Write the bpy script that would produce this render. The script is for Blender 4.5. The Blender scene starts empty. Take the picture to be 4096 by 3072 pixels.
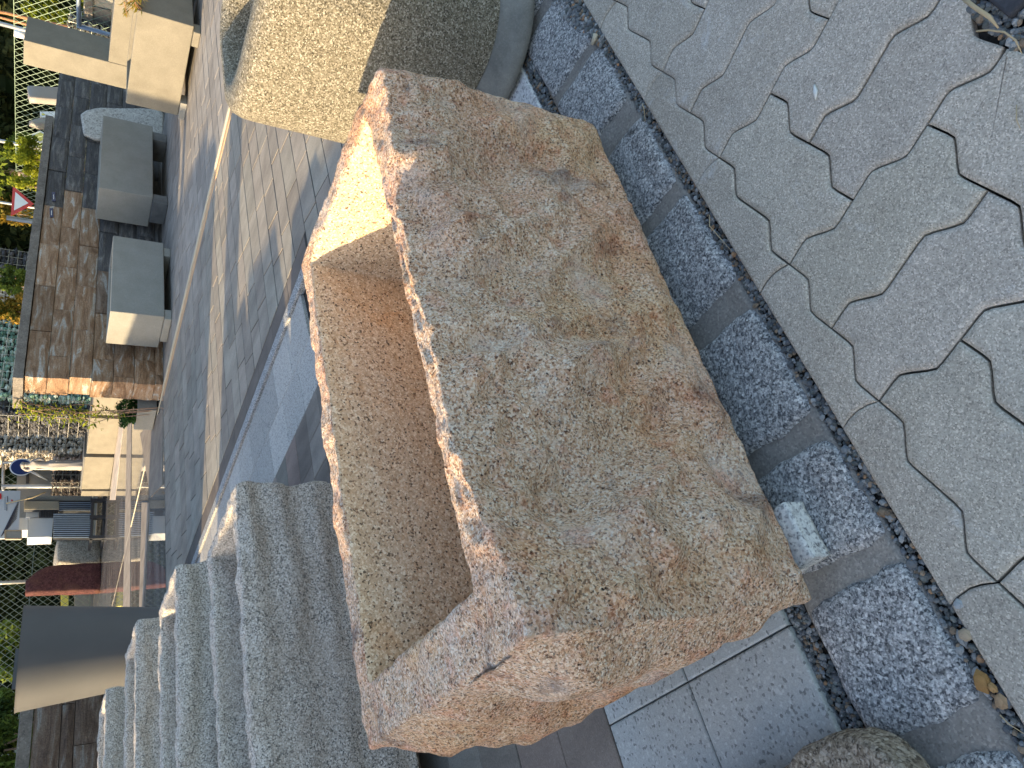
import bpy, bmesh, math, random
from mathutils import Vector, Matrix, noise
rnd = random.Random(7)
scene = bpy.context.scene
COL = scene.collection

# ------------------------------------------------------------------ camera
CP = Vector((-1.05376, -0.83843, 1.5))
RM = Matrix(((-0.2632, 0.7964, -0.5445), (-0.4487, -0.6007, -0.6617), (-0.8541, 0.0702, 0.5154)))
FPX = 2997.0
cam_data = bpy.data.cameras.new("camera"); cam = bpy.data.objects.new("camera", cam_data); COL.objects.link(cam)
cam.matrix_world = Matrix.Translation(CP) @ RM.to_quaternion().to_matrix().to_4x4()
cam_data.sensor_width = 36.0; cam_data.lens = FPX / 4096 * 36.0
cam_data.clip_start = 0.02; cam_data.clip_end = 500
scene.camera = cam

# ------------------------------------------------------------------ light
SUN_AZ = math.radians(156.0); SUN_EL = math.radians(15.8)
SUN = Vector((math.cos(SUN_AZ) * math.cos(SUN_EL), math.sin(SUN_AZ) * math.cos(SUN_EL), math.sin(SUN_EL)))
world = bpy.data.worlds.new("World"); scene.world = world; world.use_nodes = True
wn = world.node_tree; bg = wn.nodes['Background']
sky = wn.nodes.new('ShaderNodeTexSky'); sky.sky_type = 'NISHITA'; sky.sun_disc = False
sky.sun_elevation = SUN_EL; sky.sun_rotation = math.atan2(SUN.x, SUN.y)
sky.air_density = 1.0; sky.dust_density = 1.5; sky.ozone_density = 0.8
wn.links.new(sky.outputs[0], bg.inputs[0]); bg.inputs[1].default_value = 0.125
sl = bpy.data.lights.new("sun", 'SUN'); sl.energy = 3.0; sl.angle = math.radians(0.55); sl.color = (1.0, 0.76, 0.44)
so = bpy.data.objects.new("sun", sl); COL.objects.link(so)
so.rotation_euler = SUN.to_track_quat('Z', 'Y').to_euler()
scene.view_settings.view_transform = 'Standard'; scene.view_settings.look = 'None'
scene.view_settings.exposure = 1.85; scene.view_settings.gamma = 1.0

def ray(x, y): return RM @ Vector((x - 2048, -(y - 1536), -FPX))
def G(x, y, z=0.0):
    r = ray(x, y); return CP + r * ((z - CP.z) / r.z)
def PB(x, y, b):
    r = ray(x, y); return CP + r * ((b - CP.y) / r.y)
def PA(x, y, a):
    r = ray(x, y); return CP + r * ((a - CP.x) / r.x)

# ------------------------------------------------------------------ object helpers
def tag(o, label=None, cat=None, group=None, kind=None):
    if label: o['label'] = label
    if cat: o['category'] = cat
    if group: o['group'] = group
    if kind: o['kind'] = kind
    return o

class MB:
    def __init__(s): s.v = []; s.f = []; s.t = []; s.m = []
    def add(s, vs, fs, tint=(0.5, 0.5, 0.5), mi=0):
        n = len(s.v); s.v += [tuple(p) for p in vs]
        s.f += [tuple(i + n for i in f) for f in fs]; s.t += [tint] * len(fs); s.m += [mi] * len(fs)
    def box(s, x0, x1, y0, y1, z0, z1, tint=(0.5, 0.5, 0.5), mi=0):
        vs = [(x, y, z) for z in (z0, z1) for y in (y0, y1) for x in (x0, x1)]
        s.add(vs, [(0, 2, 3, 1), (4, 5, 7, 6), (0, 1, 5, 4), (2, 6, 7, 3), (0, 4, 6, 2), (1, 3, 7, 5)], tint, mi)
    def hexa(s, p, tint=(0.5, 0.5, 0.5), mi=0):   # 8 points: bottom 4 ccw, top 4 ccw
        s.add(p, [(3, 2, 1, 0), (4, 5, 6, 7), (0, 1, 5, 4), (1, 2, 6, 5), (2, 3, 7, 6), (3, 0, 4, 7)], tint, mi)
    def tube(s, pts, rads, n=8, tint=(0.5, 0.5, 0.5), cap=True, mi=0):
        pts = [Vector(p) for p in pts]
        if not isinstance(rads, (list, tuple)): rads = [rads] * len(pts)
        vs = []; fs = []
        up = None
        for i, p in enumerate(pts):
            d = (pts[min(i + 1, len(pts) - 1)] - pts[max(i - 1, 0)]).normalized()
            if up is None:
                up = d.orthogonal().normalized()
            u = (up - d * up.dot(d))
            u = u.normalized() if u.length > 1e-6 else d.orthogonal().normalized()
            up = u; w = d.cross(u)
            for k in range(n):
                a = 2 * math.pi * k / n; vs.append(p + (u * math.cos(a) + w * math.sin(a)) * rads[i])
        for i in range(len(pts) - 1):
            for k in range(n):
                fs.append((i * n + k, i * n + (k + 1) % n, (i + 1) * n + (k + 1) % n, (i + 1) * n + k))
        if cap:
            fs.append(tuple(range(n - 1, -1, -1))); fs.append(tuple((len(pts) - 1) * n + k for k in range(n)))
        s.add(vs, fs, tint, mi)
    def build(s, name, mat, parent=None, loc=None, smooth=False, bevel=0, fixn=False, rot=0.0):
        me = bpy.data.meshes.new(name)
        base = Vector(loc) if loc is not None else (Vector(parent['_b']) if parent is not None and '_b' in parent else Vector((0, 0, 0)))
        me.from_pydata([(a - base.x, b - base.y, c - base.z) for a, b, c in s.v], [], s.f); me.update()
        at = me.attributes.new('tint', 'FLOAT_COLOR', 'FACE')
        fl = []
        for t in s.t: fl += [t[0], t[1], t[2], 1.0]
        at.data.foreach_set('color', fl)
        mats = mat if isinstance(mat, (list, tuple)) else [mat]
        for m_ in mats: me.materials.append(m_)
        if len(mats) > 1: me.polygons.foreach_set('material_index', s.m)
        if fixn:
            bm = bmesh.new(); bm.from_mesh(me); bmesh.ops.recalc_face_normals(bm, faces=bm.faces); bm.to_mesh(me); bm.free()
        if smooth: me.polygons.foreach_set('use_smooth', [True] * len(me.polygons))
        o = bpy.data.objects.new(name, me); COL.objects.link(o)
        if parent is not None: o.parent = parent
        else: o.location = base; o.rotation_euler.z = rot
        if bevel:
            b = o.modifiers.new('bevel', 'BEVEL'); b.width = bevel; b.segments = 2; b.limit_method = 'ANGLE'
        return o

def thing(name, label, cat, loc=(0, 0, 0), group=None):
    o = bpy.data.objects.new(name, None); COL.objects.link(o); o.location = loc; o['_b'] = list(loc)
    o.empty_display_size = 0.1
    return tag(o, label, cat, group)

def nz(x, y, z): return noise.noise(Vector((x, y, z)))
def nv(p, f, o=0.0): return noise.noise_vector(p * f + Vector((o, o * 1.7, -o)))
def sst(x): x = max(0.0, min(1.0, x)); return x * x * (3 - 2 * x)

def lin(a, b, n): return [a + (b - a) * i / n for i in range(n + 1)]
def seg(pts, res):
    out = [pts[0]]
    for a, b in zip(pts, pts[1:]):
        n = max(1, int(round((b - a) / res))); out += lin(a, b, n)[1:]
    return out

def grid_solid(xs, ys, zs, hole=None):
    """surface of a box on the given grid lines; hole=(ix0,ix1,iy0,iy1,iz0) cuts an open cavity from the top"""
    nx, ny, nz_ = len(xs) - 1, len(ys) - 1, len(zs) - 1
    idx = {}; V = []; F = []
    def vid(i, j, k):
        q = (i, j, k)
        if q not in idx: idx[q] = len(V); V.append(Vector((xs[i], ys[j], zs[k])))
        return idx[q]
    def inh(i, j): return hole is not None and hole[0] <= i < hole[1] and hole[2] <= j < hole[3]
    for i in range(nx):
        for j in range(ny):
            F.append((vid(i, j, 0), vid(i, j + 1, 0), vid(i + 1, j + 1, 0), vid(i + 1, j, 0)))
            k = hole[4] if inh(i, j) else nz_
            F.append((vid(i, j, k), vid(i + 1, j, k), vid(i + 1, j + 1, k), vid(i, j + 1, k)))
    for k in range(nz_):
        for i in range(nx):
            F.append((vid(i, 0, k), vid(i + 1, 0, k), vid(i + 1, 0, k + 1), vid(i, 0, k + 1)))
            F.append((vid(i, ny, k), vid(i, ny, k + 1), vid(i + 1, ny, k + 1), vid(i + 1, ny, k)))
            if hole and hole[0] <= i < hole[1] and k >= hole[4]:
                j0, j1 = hole[2], hole[3]
                F.append((vid(i, j0, k), vid(i, j0, k + 1), vid(i + 1, j0, k + 1), vid(i + 1, j0, k)))
                F.append((vid(i, j1, k), vid(i + 1, j1, k), vid(i + 1, j1, k + 1), vid(i, j1, k + 1)))
        for j in range(ny):
            F.append((vid(0, j, k), vid(0, j, k + 1), vid(0, j + 1, k + 1), vid(0, j + 1, k)))
            F.append((vid(nx, j, k), vid(nx, j + 1, k), vid(nx, j + 1, k + 1), vid(nx, j, k + 1)))
            if hole and hole[2] <= j < hole[3] and k >= hole[4]:
                i0, i1 = hole[0], hole[1]
                F.append((vid(i0, j, k), vid(i0, j + 1, k), vid(i0, j + 1, k + 1), vid(i0, j, k + 1)))
                F.append((vid(i1, j, k), vid(i1, j, k + 1), vid(i1, j + 1, k + 1), vid(i1, j + 1, k)))
    return V, F

def laplace(V, F, it, fac=0.5):
    nb = [set() for _ in V]
    for f in F:
        for a, b in zip(f, f[1:] + f[:1]): nb[a].add(b); nb[b].add(a)
    nb = [list(s) for s in nb]
    for _ in range(it):
        W = []
        for p, s in zip(V, nb):
            c = Vector((0, 0, 0))
            for q in s: c += V[q]
            W.append(p.lerp(c / len(s), fac))
        V = W
    return V

# ------------------------------------------------------------------ materials
def mat_new(name):
    m = bpy.data.materials.new(name); m.use_nodes = True
    nt = m.node_tree; b = nt.nodes['Principled BSDF']
    return m, nt, b
class N:
    def __init__(s, nt): s.nt = nt
    def __call__(s, t, **kw):
        n = s.nt.nodes.new('ShaderNode' + t)
        for k, v in kw.items(): setattr(n, k, v)
        return n
    def lk(s, a, b): s.nt.links.new(a, b)
def coords(n, scale=(1, 1, 1), obj=True):
    tc = n('TexCoord'); mp = n('Mapping'); mp.inputs['Scale'].default_value = scale
    n.lk(tc.outputs['Object' if obj else 'Generated'], mp.inputs[0]); return mp.outputs[0]
def noise_n(n, co, scale, detail=3, rough=0.55, dist=0.0):
    t = n('TexNoise'); t.inputs['Scale'].default_value = scale; t.inputs['Detail'].default_value = detail
    t.inputs['Roughness'].default_value = rough; t.inputs['Distortion'].default_value = dist
    n.lk(co, t.inputs['Vector']); return t
def ramp(n, fac, stops, interp='LINEAR'):
    r = n('ValToRGB'); r.color_ramp.interpolation = interp
    el = r.color_ramp.elements
    while len(el) > 1: el.remove(el[-1])
    el[0].position = stops[0][0]; el[0].color = (*stops[0][1], 1)
    for p, c in stops[1:]:
        e = el.new(p); e.color = (*c, 1)
    n.lk(fac, r.inputs[0]); return r
def mix(n, a, b, fac, mode='MIX'):
    x = n('Mix', data_type='RGBA', blend_type=mode)
    if isinstance(fac, (int, float)): x.inputs[0].default_value = fac
    else: n.lk(fac, x.inputs[0])
    for v, i in ((a, 6), (b, 7)):
        if isinstance(v, tuple): x.inputs[i].default_value = (*v, 1)
        else: n.lk(v, x.inputs[i])
    return x.outputs[2]
def g3(v): return (v, v, v)
def bump(n, h, strength, dist, prev=None):
    b = n('Bump'); b.inputs['Strength'].default_value = strength; b.inputs['Distance'].default_value = dist
    n.lk(h, b.inputs['Height'])
    if prev is not None: n.lk(prev, b.inputs['Normal'])
    return b.outputs[0]
def tint_attr(n): a = n('Attribute'); a.attribute_name = 'tint'; return a.outputs['Color']

def granite(name, stops, s1=150, s2=70, patches=(), rough=0.85, bstr=0.5, coarse=None, tint=False, s2stops=None, s2f=0.5, soft=0.0):
    """crystal mosaic: two scales of random-coloured voronoi cells, then wide colour patches"""
    m, nt, b = mat_new(name); n = N(nt); co = coords(n)
    wob = noise_n(n, co, s1 * 0.6, 2); av = n('VectorMath', operation='MULTIPLY_ADD')
    n.lk(wob.outputs['Color'], av.inputs[0]); av.inputs[1].default_value = (0.006,) * 3; n.lk(co, av.inputs[2])
    v1 = n('TexVoronoi'); v1.inputs['Scale'].default_value = s1; n.lk(av.outputs[0], v1.inputs['Vector'])
    sp = n('SeparateColor'); n.lk(v1.outputs['Color'], sp.inputs[0])
    c1 = ramp(n, sp.outputs[0], stops, 'LINEAR').outputs[0]
    v2 = n('TexVoronoi'); v2.inputs['Scale'].default_value = s2; n.lk(av.outputs[0], v2.inputs['Vector'])
    sp2 = n('SeparateColor'); n.lk(v2.outputs['Color'], sp2.inputs[0])
    c2 = ramp(n, sp2.outputs[1], s2stops or stops, 'LINEAR').outputs[0]
    col = mix(n, c1, c2, s2f)
    for (sc, lo, hi, c, mode, f) in patches:
        t = noise_n(n, co, sc, 4, 0.6, 0.6)
        r = ramp(n, t.outputs[0], [(lo, g3(0)), (hi, g3(f))])
        col = mix(n, col, c, r.outputs[0], mode)
    if tint: col = mix(n, col, tint_attr(n), 1.0, 'MULTIPLY')
    n.lk(col, b.inputs['Base Color']); b.inputs['Roughness'].default_value = rough
    b.inputs['Specular IOR Level'].default_value = 0.3
    h1 = noise_n(n, co, s1 * 0.9, 4, 0.7)
    nr = bump(n, h1.outputs[0], bstr, 0.006)
    h2 = noise_n(n, co, s1 * 0.2, 4, 0.6)
    nr = bump(n, h2.outputs[0], bstr, 0.012, nr)
    n.lk(nr, b.inputs['Normal'])
    return m

def concrete(name, c0, c1, sc=3.0, grain=220, gamt=0.35, rough=0.9, bstr=0.3, tint=False, pores=False, streak=None):
    m, nt, b = mat_new(name); n = N(nt); co = coords(n)
    t = noise_n(n, coords(n, streak) if streak else co, sc, 5, 0.6, 0.3)
    col = mix(n, c0, c1, ramp(n, t.outputs[0], [(0.3, g3(0)), (0.7, g3(1))]).outputs[0])
    v = n('TexVoronoi'); v.inputs['Scale'].default_value = grain; n.lk(co, v.inputs['Vector'])
    sp = n('SeparateColor'); n.lk(v.outputs['Color'], sp.inputs[0])
    gr = ramp(n, sp.outputs[0], [(0, g3(0.45)), (0.25, g3(0.8)), (0.8, g3(1.05)), (1, g3(1.6))])
    col = mix(n, col, gr.outputs[0], gamt, 'MULTIPLY')
    if tint: col = mix(n, col, tint_attr(n), 1.0, 'MULTIPLY')
    n.lk(col, b.inputs['Base Color']); b.inputs['Roughness'].default_value = rough
    b.inputs['Specular IOR Level'].default_value = 0.3
    h = noise_n(n, co, grain, 3, 0.7)
    nr = bump(n, h.outputs[0], bstr, 0.003)
    h2 = noise_n(n, co, sc * 5, 4, 0.6); nr = bump(n, h2.outputs[0], bstr * 0.6, 0.01, nr)
    n.lk(nr, b.inputs['Normal']); return m

def plain(name, c, rough=0.6, metal=0.0, var=0.15, sc=8.0, bstr=0.0, tint=False):
    m, nt, b = mat_new(name); n = N(nt); co = coords(n)
    t = noise_n(n, co, sc, 4)
    col = mix(n, tuple(x * (1 - var) for x in c), tuple(min(1, x * (1 + var)) for x in c), t.outputs[0])
    if tint: col = mix(n, col, tint_attr(n), 1.0, 'MULTIPLY')
    n.lk(col, b.inputs['Base Color']); b.inputs['Roughness'].default_value = rough; b.inputs['Metallic'].default_value = metal
    if bstr: n.lk(bump(n, noise_n(n, co, sc * 6).outputs[0], bstr, 0.01), b.inputs['Normal'])
    return m

def leafmat(name, c0, c1):
    m, nt, b = mat_new(name); n = N(nt)
    t = tint_attr(n); sp = n('SeparateColor'); n.lk(t, sp.inputs[0])
    col = mix(n, c0, c1, sp.outputs[0]); n.lk(col, b.inputs['Base Color']); b.inputs['Roughness'].default_value = 0.7
    b.inputs['Specular IOR Level'].default_value = 0.2
    tr = n('BsdfTranslucent'); n.lk(col, tr.inputs[0]); ms = n('MixShader'); ms.inputs[0].default_value = 0.3
    out = nt.nodes['Material Output']; n.lk(b.outputs[0], ms.inputs[1]); n.lk(tr.outputs[0], ms.inputs[2]); n.lk(ms.outputs[0], out.inputs[0])
    return m

M = {}
PST = [(0, (.02, .015, .015)), (.08, (.12, .06, .04)), (.18, (.45, .24, .135)), (.4, (.66, .44, .275)), (.7, (.80, .59, .42)), (1, (.94, .86, .74))]
M['pink'] = granite('pink_granite', PST, s1=250, s2=170, patches=[(3.0, .48, .62, (1.0, .76, .68), "MULTIPLY", .45), (6.5, .58, .72, (.34, .34, .40), 'MULTIPLY', .85), (2.1, .48, .62, (.97, .84, .62), 'MULTIPLY', .6),
                            (5.2, .54, .68, (.80, .70, .64), 'MIX', .30), (16, .52, .68, (.92, .62, .55), 'MULTIPLY', .55)], bstr=1.0, s2f=.3)
M['pink_in'] = granite('bounce_lit_dressed_granite', [(0, (.04, .03, .02)), (.07, (.18, .11, .065)), (.15, (.50, .345, .21)), (.7, (.65, .485, .325)), (1, (.86, .73, .54))], s1=190, s2=300, patches=[(2.6, .56, .72, (1.0, .62, .25), 'MULTIPLY', .6)], bstr=0.6, s2f=.12)  # dressed inner faces; bounce light of the cavity is put into their lighter colour
M['grey'] = granite('grey_granite', [(0, (.035, .035, .035)), (.13, (.10, .095, .09)), (.26, (.32, .275, .23)), (.7, (.50, .44, .375)), (1, (.78, .72, .64))], s1=200, s2=280, s2f=.2,
    patches=[(4, .50, .75, (.44, .36, .29), 'MIX', .4)], bstr=0.5)
M['sett'] = granite('blue_grey_granite', [(0, (.04, .042, .045)), (.25, (.10, .105, .115)), (.5, (.27, .275, .275)), (.8, (.50, .495, .48)), (1, (.76, .75, .73))], s1=260, s2=150, bstr=0.7,
    patches=[(16, .62, .72, (.03, .03, .03), 'MIX', .7)])
M['white_gran'] = granite('white_granite', [(0, (.07, .07, .08)), (.12, (.2, .2, .22)), (.25, (.5, .51, .52)), (1, (.68, .68, .67))], s1=130, s2=220, bstr=0.25, tint=True)
M['wave'] = concrete('concrete_paver', (.385, .355, .305), (.47, .435, .38), 6, 330, 0.8, bstr=0.4, tint=True)
def efflor(m, sc, lo, hi, f, c=(.62, .64, .66)):
    nt = m.node_tree; n = N(nt); b = nt.nodes['Principled BSDF']; src = b.inputs['Base Color'].links[0].from_socket
    co = coords(n); t = noise_n(n, co, sc, 6, 0.7, 1.5)
    out = mix(n, src, c, ramp(n, t.outputs[0], [(lo, g3(0)), (hi, g3(f))]).outputs[0]); n.lk(out, b.inputs['Base Color'])
efflor(M['wave'], 3.5, .60, .74, .45); efflor(M['wave'], 5.5, .66, .76, .5, (.12, .11, .10))
M['speck'] = granite('speckled_paver', [(0, (.02, .02, .02)), (.06, (.06, .06, .06)), (.10, (.40, .395, .37)), (.85, (.47, .465, .44)), (1, (.68, .67, .63))], s1=150, s2=400, s2stops=[(0, (.32, .315, .30)), (1, (.50, .49, .47))], bstr=0.2, tint=True)
M['mortar'] = concrete('mortar', (.20, .185, .165), (.27, .25, .22), 9, 200, 0.5, bstr=0.6)
M['dirt'] = concrete('joint_dirt', (.018, .016, .014), (.045, .04, .034), 6, 120, 0.6, bstr=1.0)
M['yard'] = concrete('yard_paver', (.20, .175, .155), (.33, .295, .26), 5, 260, 0.35, tint=True, streak=(1.0, .35, 1))
M['cream'] = plain('cream_strip', (.45, .40, .30), 0.8, var=.12)
M['orange'] = plain('orange_strip', (.50, .32, .18), 0.8, var=.15)
M['agg'] = granite('exposed_aggregate', [(0, (.03, .027, .02)), (.2, (.12, .10, .065)), (.45, (.19, .168, .122)), (.8, (.30, .27, .205)), (1, (.56, .52, .43))], s1=200, s2=300, s2f=.2, bstr=1.0)
M['plinth'] = concrete('planter_foot', (.13, .13, .12), (.25, .245, .22), 7, 200, 0.2)
M['conc_grey'] = concrete('grey_concrete', (.24, .235, .21), (.29, .28, .255), 3, 140, 0.25, bstr=0.3)
M['conc_cream'] = concrete('cream_concrete', (.165, .150, .120), (.215, .197, .16), 3, 120, 0.2, bstr=0.3)
M['conc_dark'] = concrete('dark_concrete', (.10, .10, .10), (.17, .17, .165), 4, 140, 0.2)
M['fibre'] = plain('fibre_cement', (.085, .088, .094), 0.55, var=.25, sc=2.0)
M['coping'] = concrete('coping', (.12, .105, .09), (.23, .205, .18), 4, 60, 0.5, bstr=0.5)
M['quartz'] = granite('quartz_slab', [(0, (.16, .15, .14)), (.3, (.38, .36, .34)), (1, (.62, .6, .56))], s1=28, s2=60, bstr=0.9)
M['red_slab'] = granite('red_slab', [(0, (.04, .013, .012)), (.5, (.075, .023, .021)), (1, (.13, .05, .045))], s1=20, s2=40, bstr=0.4, patches=[(2, .5, .7, (.16, .07, .04), 'MIX', .5)])
M['rough_rock'] = granite('rough_rock', [(0, (.10, .09, .08)), (.4, (.32, .29, .24)), (1, (.58, .54, .45))], s1=30, s2=90, bstr=0.9)
M['brown_rock'] = granite('brown_rock', [(0, (.03, .025, .02)), (.3, (.14, .11, .08)), (.7, (.33, .28, .21)), (1, (.5, .45, .38))], s1=210, s2=120, bstr=0.8)
M['metal'] = plain('galvanised_steel', (.36, .36, .34), 0.4, 0.6)
M['metal_dark'] = plain('dark_steel', (.05, .055, .065), 0.45, 0.4)
M['steel_blue'] = plain('blue_grey_steel', (.20, .25, .32), 0.4, 0.5)
M['wire'] = plain('green_wire', (.20, .28, .21), 0.5, 0.2)
M['wire_dark'] = plain('dull_green_wire', (.16, .20, .17), 0.5, 0.2)
M['marble'] = plain('white_marble', (.27, .245, .225), 0.6, var=.06)
M['white'] = plain('white_sheet', (.48, .50, .52), 0.5, var=.05)
M['red_paint'] = plain('red_paint', (.55, .015, .02), 0.4, var=.08)
M['white_paint'] = plain('white_paint', (.78, .79, .80), 0.4, var=.05)
M['blue_paint'] = plain('blue_paint', (.008, .03, .13), 0.4, var=.08)
M['label_blue'] = plain('blue_label', (.015, .02, .08), 0.4, var=.1)
M['yellow'] = plain('yellow_panel', (.70, .62, .12), 0.5, var=.1)
M['ink'] = plain('ink', (.03, .03, .05), 0.6)
M['bark'] = plain('bark', (.30, .20, .14), 0.9, var=.4, sc=12, bstr=0.6)
M['bark_pine'] = plain('pine_bark', (.38, .19, .10), 0.9, var=.4, sc=12, bstr=0.6)
M['leaf_dark'] = leafmat('dark_foliage', (.010, .018, .006), (.09, .10, .028))
M['leaf_mid'] = leafmat('green_foliage', (.03, .055, .012), (.20, .26, .04))
M['leaf_yel'] = leafmat('yellow_foliage', (.10, .14, .01), (.36, .38, .03))
M['leaf_aut'] = leafmat('autumn_foliage', (.06, .09, .01), (.34, .20, .03))
M['leaf_jun'] = leafmat('juniper_foliage', (.01, .04, .01), (.06, .14, .03))
M['twig'] = plain('dry_twig', (.42, .33, .20), 0.9, var=.3, sc=30)
M['film'] = plain('plastic_film', (.6, .62, .6), 0.3)
M['gravel'] = plain('gravel', (.75, .75, .75), 0.8, var=.25, sc=90, bstr=0.5, tint=True)
M['gab_stone'] = plain('gabion_stone', (.9, .9, .9), 0.9, var=.3, sc=14, bstr=0.8, tint=True)
M['slate'] = concrete('dark_slab', (.03, .032, .038), (.05, .052, .06), 5, 150, 0.3, bstr=0.2)
M['asph'] = concrete('ground', (.10, .095, .08), (.16, .15, .12), 1, 80, 0.4)
M['wood'] = plain('wood', (.36, .27, .17), 0.8, var=.3, sc=20)

# stone blocks of the yard walls: brown / dark split faces with long pale veins
def wallmat():
    m, nt, b = mat_new('wall_stone'); n = N(nt); co = coords(n)
    t = tint_attr(n); sp = n('SeparateColor'); n.lk(t, sp.inputs[0])
    off = n('VectorMath', operation='MULTIPLY_ADD'); n.lk(t, off.inputs[0]); off.inputs[1].default_value = (7, 5, 9); n.lk(co, off.inputs[2])
    st = n('Mapping'); st.inputs['Scale'].default_value = (1.0, 1.0, 5.0); n.lk(off.outputs[0], st.inputs[0])
    w = noise_n(n, st.outputs[0], 1.6, 6, 0.62, 1.4)
    brown = ramp(n, w.outputs[0], [(.28, (.15, .075, .035)), (.46, (.33, .19, .10)), (.58, (.42, .29, .19)), (.63, (.52, .48, .43)), (.8, (.43, .38, .33))]).outputs[0]
    dark = ramp(n, w.outputs[0], [(.28, (.045, .045, .05)), (.5, (.085, .08, .08)), (.62, (.15, .14, .13)), (.72, (.27, .26, .245))]).outputs[0]
    col = mix(n, brown, dark, sp.outputs[0])
    br = n('MapRange'); n.lk(sp.outputs[1], br.inputs[0]); br.inputs[3].default_value = 0.75; br.inputs[4].default_value = 1.25
    cb = n('CombineColor'); [n.lk(br.outputs[0], cb.inputs[i]) for i in range(3)]
    col = mix(n, col, cb.outputs[0], 1.0, 'MULTIPLY')
    fine = noise_n(n, co, 60, 4, 0.7)
    col = mix(n, col, ramp(n, fine.outputs[0], [(.3, g3(.6)), (.7, g3(1.3))]).outputs[0], 1.0, 'MULTIPLY')
    n.lk(col, b.inputs['Base Color']); b.inputs['Roughness'].default_value = 0.9
    nr = bump(n, noise_n(n, st.outputs[0], 9, 6, .7).outputs[0], 0.8, 0.03)
    nr = bump(n, fine.outputs[0], 0.6, 0.01, nr); n.lk(nr, b.inputs['Normal']); return m
M['wall'] = wallmat()

def polished():
    m, nt, b = mat_new('polished_slab'); n = N(nt); co = coords(n)
    t = noise_n(n, coords(n, (.25, 1.2, 1)), 2.0, 4)
    col = mix(n, (.13, .125, .12), (.30, .275, .25), ramp(n, t.outputs[0], [(.35, g3(0)), (.65, g3(1))]).outputs[0])
    n.lk(col, b.inputs['Base Color']); b.inputs['Roughness'].default_value = 0.035; b.inputs['IOR'].default_value = 1.6
    return m
M['polish'] = polished()

# ------------------------------------------------------------------ ground and paving
mb = MB(); mb.box(-150, 200, -60, 250, -0.5, -0.06); tag(mb.build('ground', M['asph']), kind='structure')
mb = MB(); mb.box(-3, 14, -3, 10.2, -0.2, -0.028); tag(mb.build('joint_bed', M['dirt']), kind='structure')

def inset(poly, d):
    out = []; n = len(poly)
    for i in range(n):
        p0, p, p1 = Vector(poly[i - 1]), Vector(poly[i]), Vector(poly[(i + 1) % n])
        e0 = (p - p0); e1 = (p1 - p)
        n0 = Vector((-e0.y, e0.x)).normalized(); n1 = Vector((-e1.y, e1.x)).normalized()
        b = n0 + n1
        if b.length < 1e-5: b = n0
        b = b.normalized(); c = max(0.45, b.dot(n0)); out.append(p + b * (d / c))
    return out
def paver(mb, poly, gap=0.002, ch=0.006, chz=0.004, top=0.0, depth=0.03, tint=(1, 1, 1), tilt=(0, 0)):
    n = len(poly); c = sum((Vector(p) for p in poly), Vector((0, 0))) / n
    def z(p, h): return h + (p.x - c.x) * tilt[0] + (p.y - c.y) * tilt[1]
    a = inset(poly, gap); b = inset(poly, gap + ch * .4); d = inset(poly, gap + ch)
    vs = [(p.x, p.y, top - depth) for p in a] + [(p.x, p.y, z(p, top - chz)) for p in a] + [(p.x, p.y, z(p, top - chz * .3)) for p in b] + [(p.x, p.y, z(p, top)) for p in d]
    fs = []
    for r in range(3):
        for i in range(n):
            j = (i + 1) % n; fs.append((r * n + i, r * n + j, (r + 1) * n + j, (r + 1) * n + i))
    fs.append(tuple(3 * n + i for i in range(n)))
    mb.add(vs, fs, tint)

U = 0.207
def wv(t, s=1):
    t = t % 1.0; z = lambda u: (lambda u: 3 * u if u < 1 / 3 else (1 - 6 * (u - 1 / 3) if u < 2 / 3 else -1 + 3 * (u - 2 / 3)))(u % 1.0)
    return 0.0205 * s * (z(t - .035) + z(t) + z(t + .035)) / 3
def lineA(a0, a1, b):   # along +a from a0 to a1 at b
    n = max(1, round(abs(a1 - a0) / U)) * 12
    return [(a0 + (a1 - a0) * i / n, b + wv((a0 + (a1 - a0) * i / n) / U)) for i in range(n)]
def lineB(a, b0, b1):
    n = max(1, round(abs(b1 - b0) / U)) * 12
    return [(a - wv((b0 + (b1 - b0) * i / n + 0.104) / U), b0 + (b1 - b0) * i / n) for i in range(n)]
def wave_poly(a0, a1, b0, b1):
    return lineA(a0, a1, b0) + lineB(a1, b0, b1) + lineA(a1, a0, b1) + lineB(a0, b1, b0)
mb = MB()
for c in range(-3, 6):
    a0 = c * 2 * U; a1 = a0 + 2 * U
    cells = []
    if c % 2 == 0: cells = [(a0, a1, 1, 0)] + [(a0, a0 + U, 3, 1), (a0 + U, a1, 3, 1)]
    else: cells = [(a0, a0 + U, 2, 0), (a0 + U, a1, 2, 0), (a0, a1, 3, 2)]
    for (x0, x1, ub, ut) in cells:
        t = rnd.uniform(.92, 1.06); cc = (t, t * rnd.uniform(.97, .985), t * rnd.uniform(.93, .965))
        g = .0026 if abs(x0 + .414) < .01 or abs(x1 + .414) < .01 else rnd.choice((.0012, .0015, .0018, .0024))
        paver(mb, wave_poly(x0, x1, -.104 - ub * U + (.024 if ub == 3 else 0), -.104 - ut * U), g, .013, .0055, rnd.uniform(-.0025, .0015), tint=cc, tilt=(rnd.uniform(-.008, .008), rnd.uniform(-.008, .008)))
    # half stone along the granite kerb
    t = rnd.uniform(.90, 1.05)
    side = [(a1, -.104 + .104 * k / 4) for k in range(0, 4)]
    poly = lineA(a0, a1, -.104) + [(a1 + .012 * math.sin(math.pi * k / 4), -.104 + .104 * k / 4) for k in range(4)] + [(a1, 0.0), (a0, 0.0)] + [(a0 + .012 * math.sin(math.pi * k / 4), -.104 + .104 * k / 4) for k in (3, 2, 1)]
    paver(mb, poly, rnd.uniform(.0008, .002), .009, .004, rnd.uniform(-.002, .002), tint=(t, t * .975, t * .94), tilt=(rnd.uniform(-.008, .008), rnd.uniform(-.01, .01)))
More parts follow.
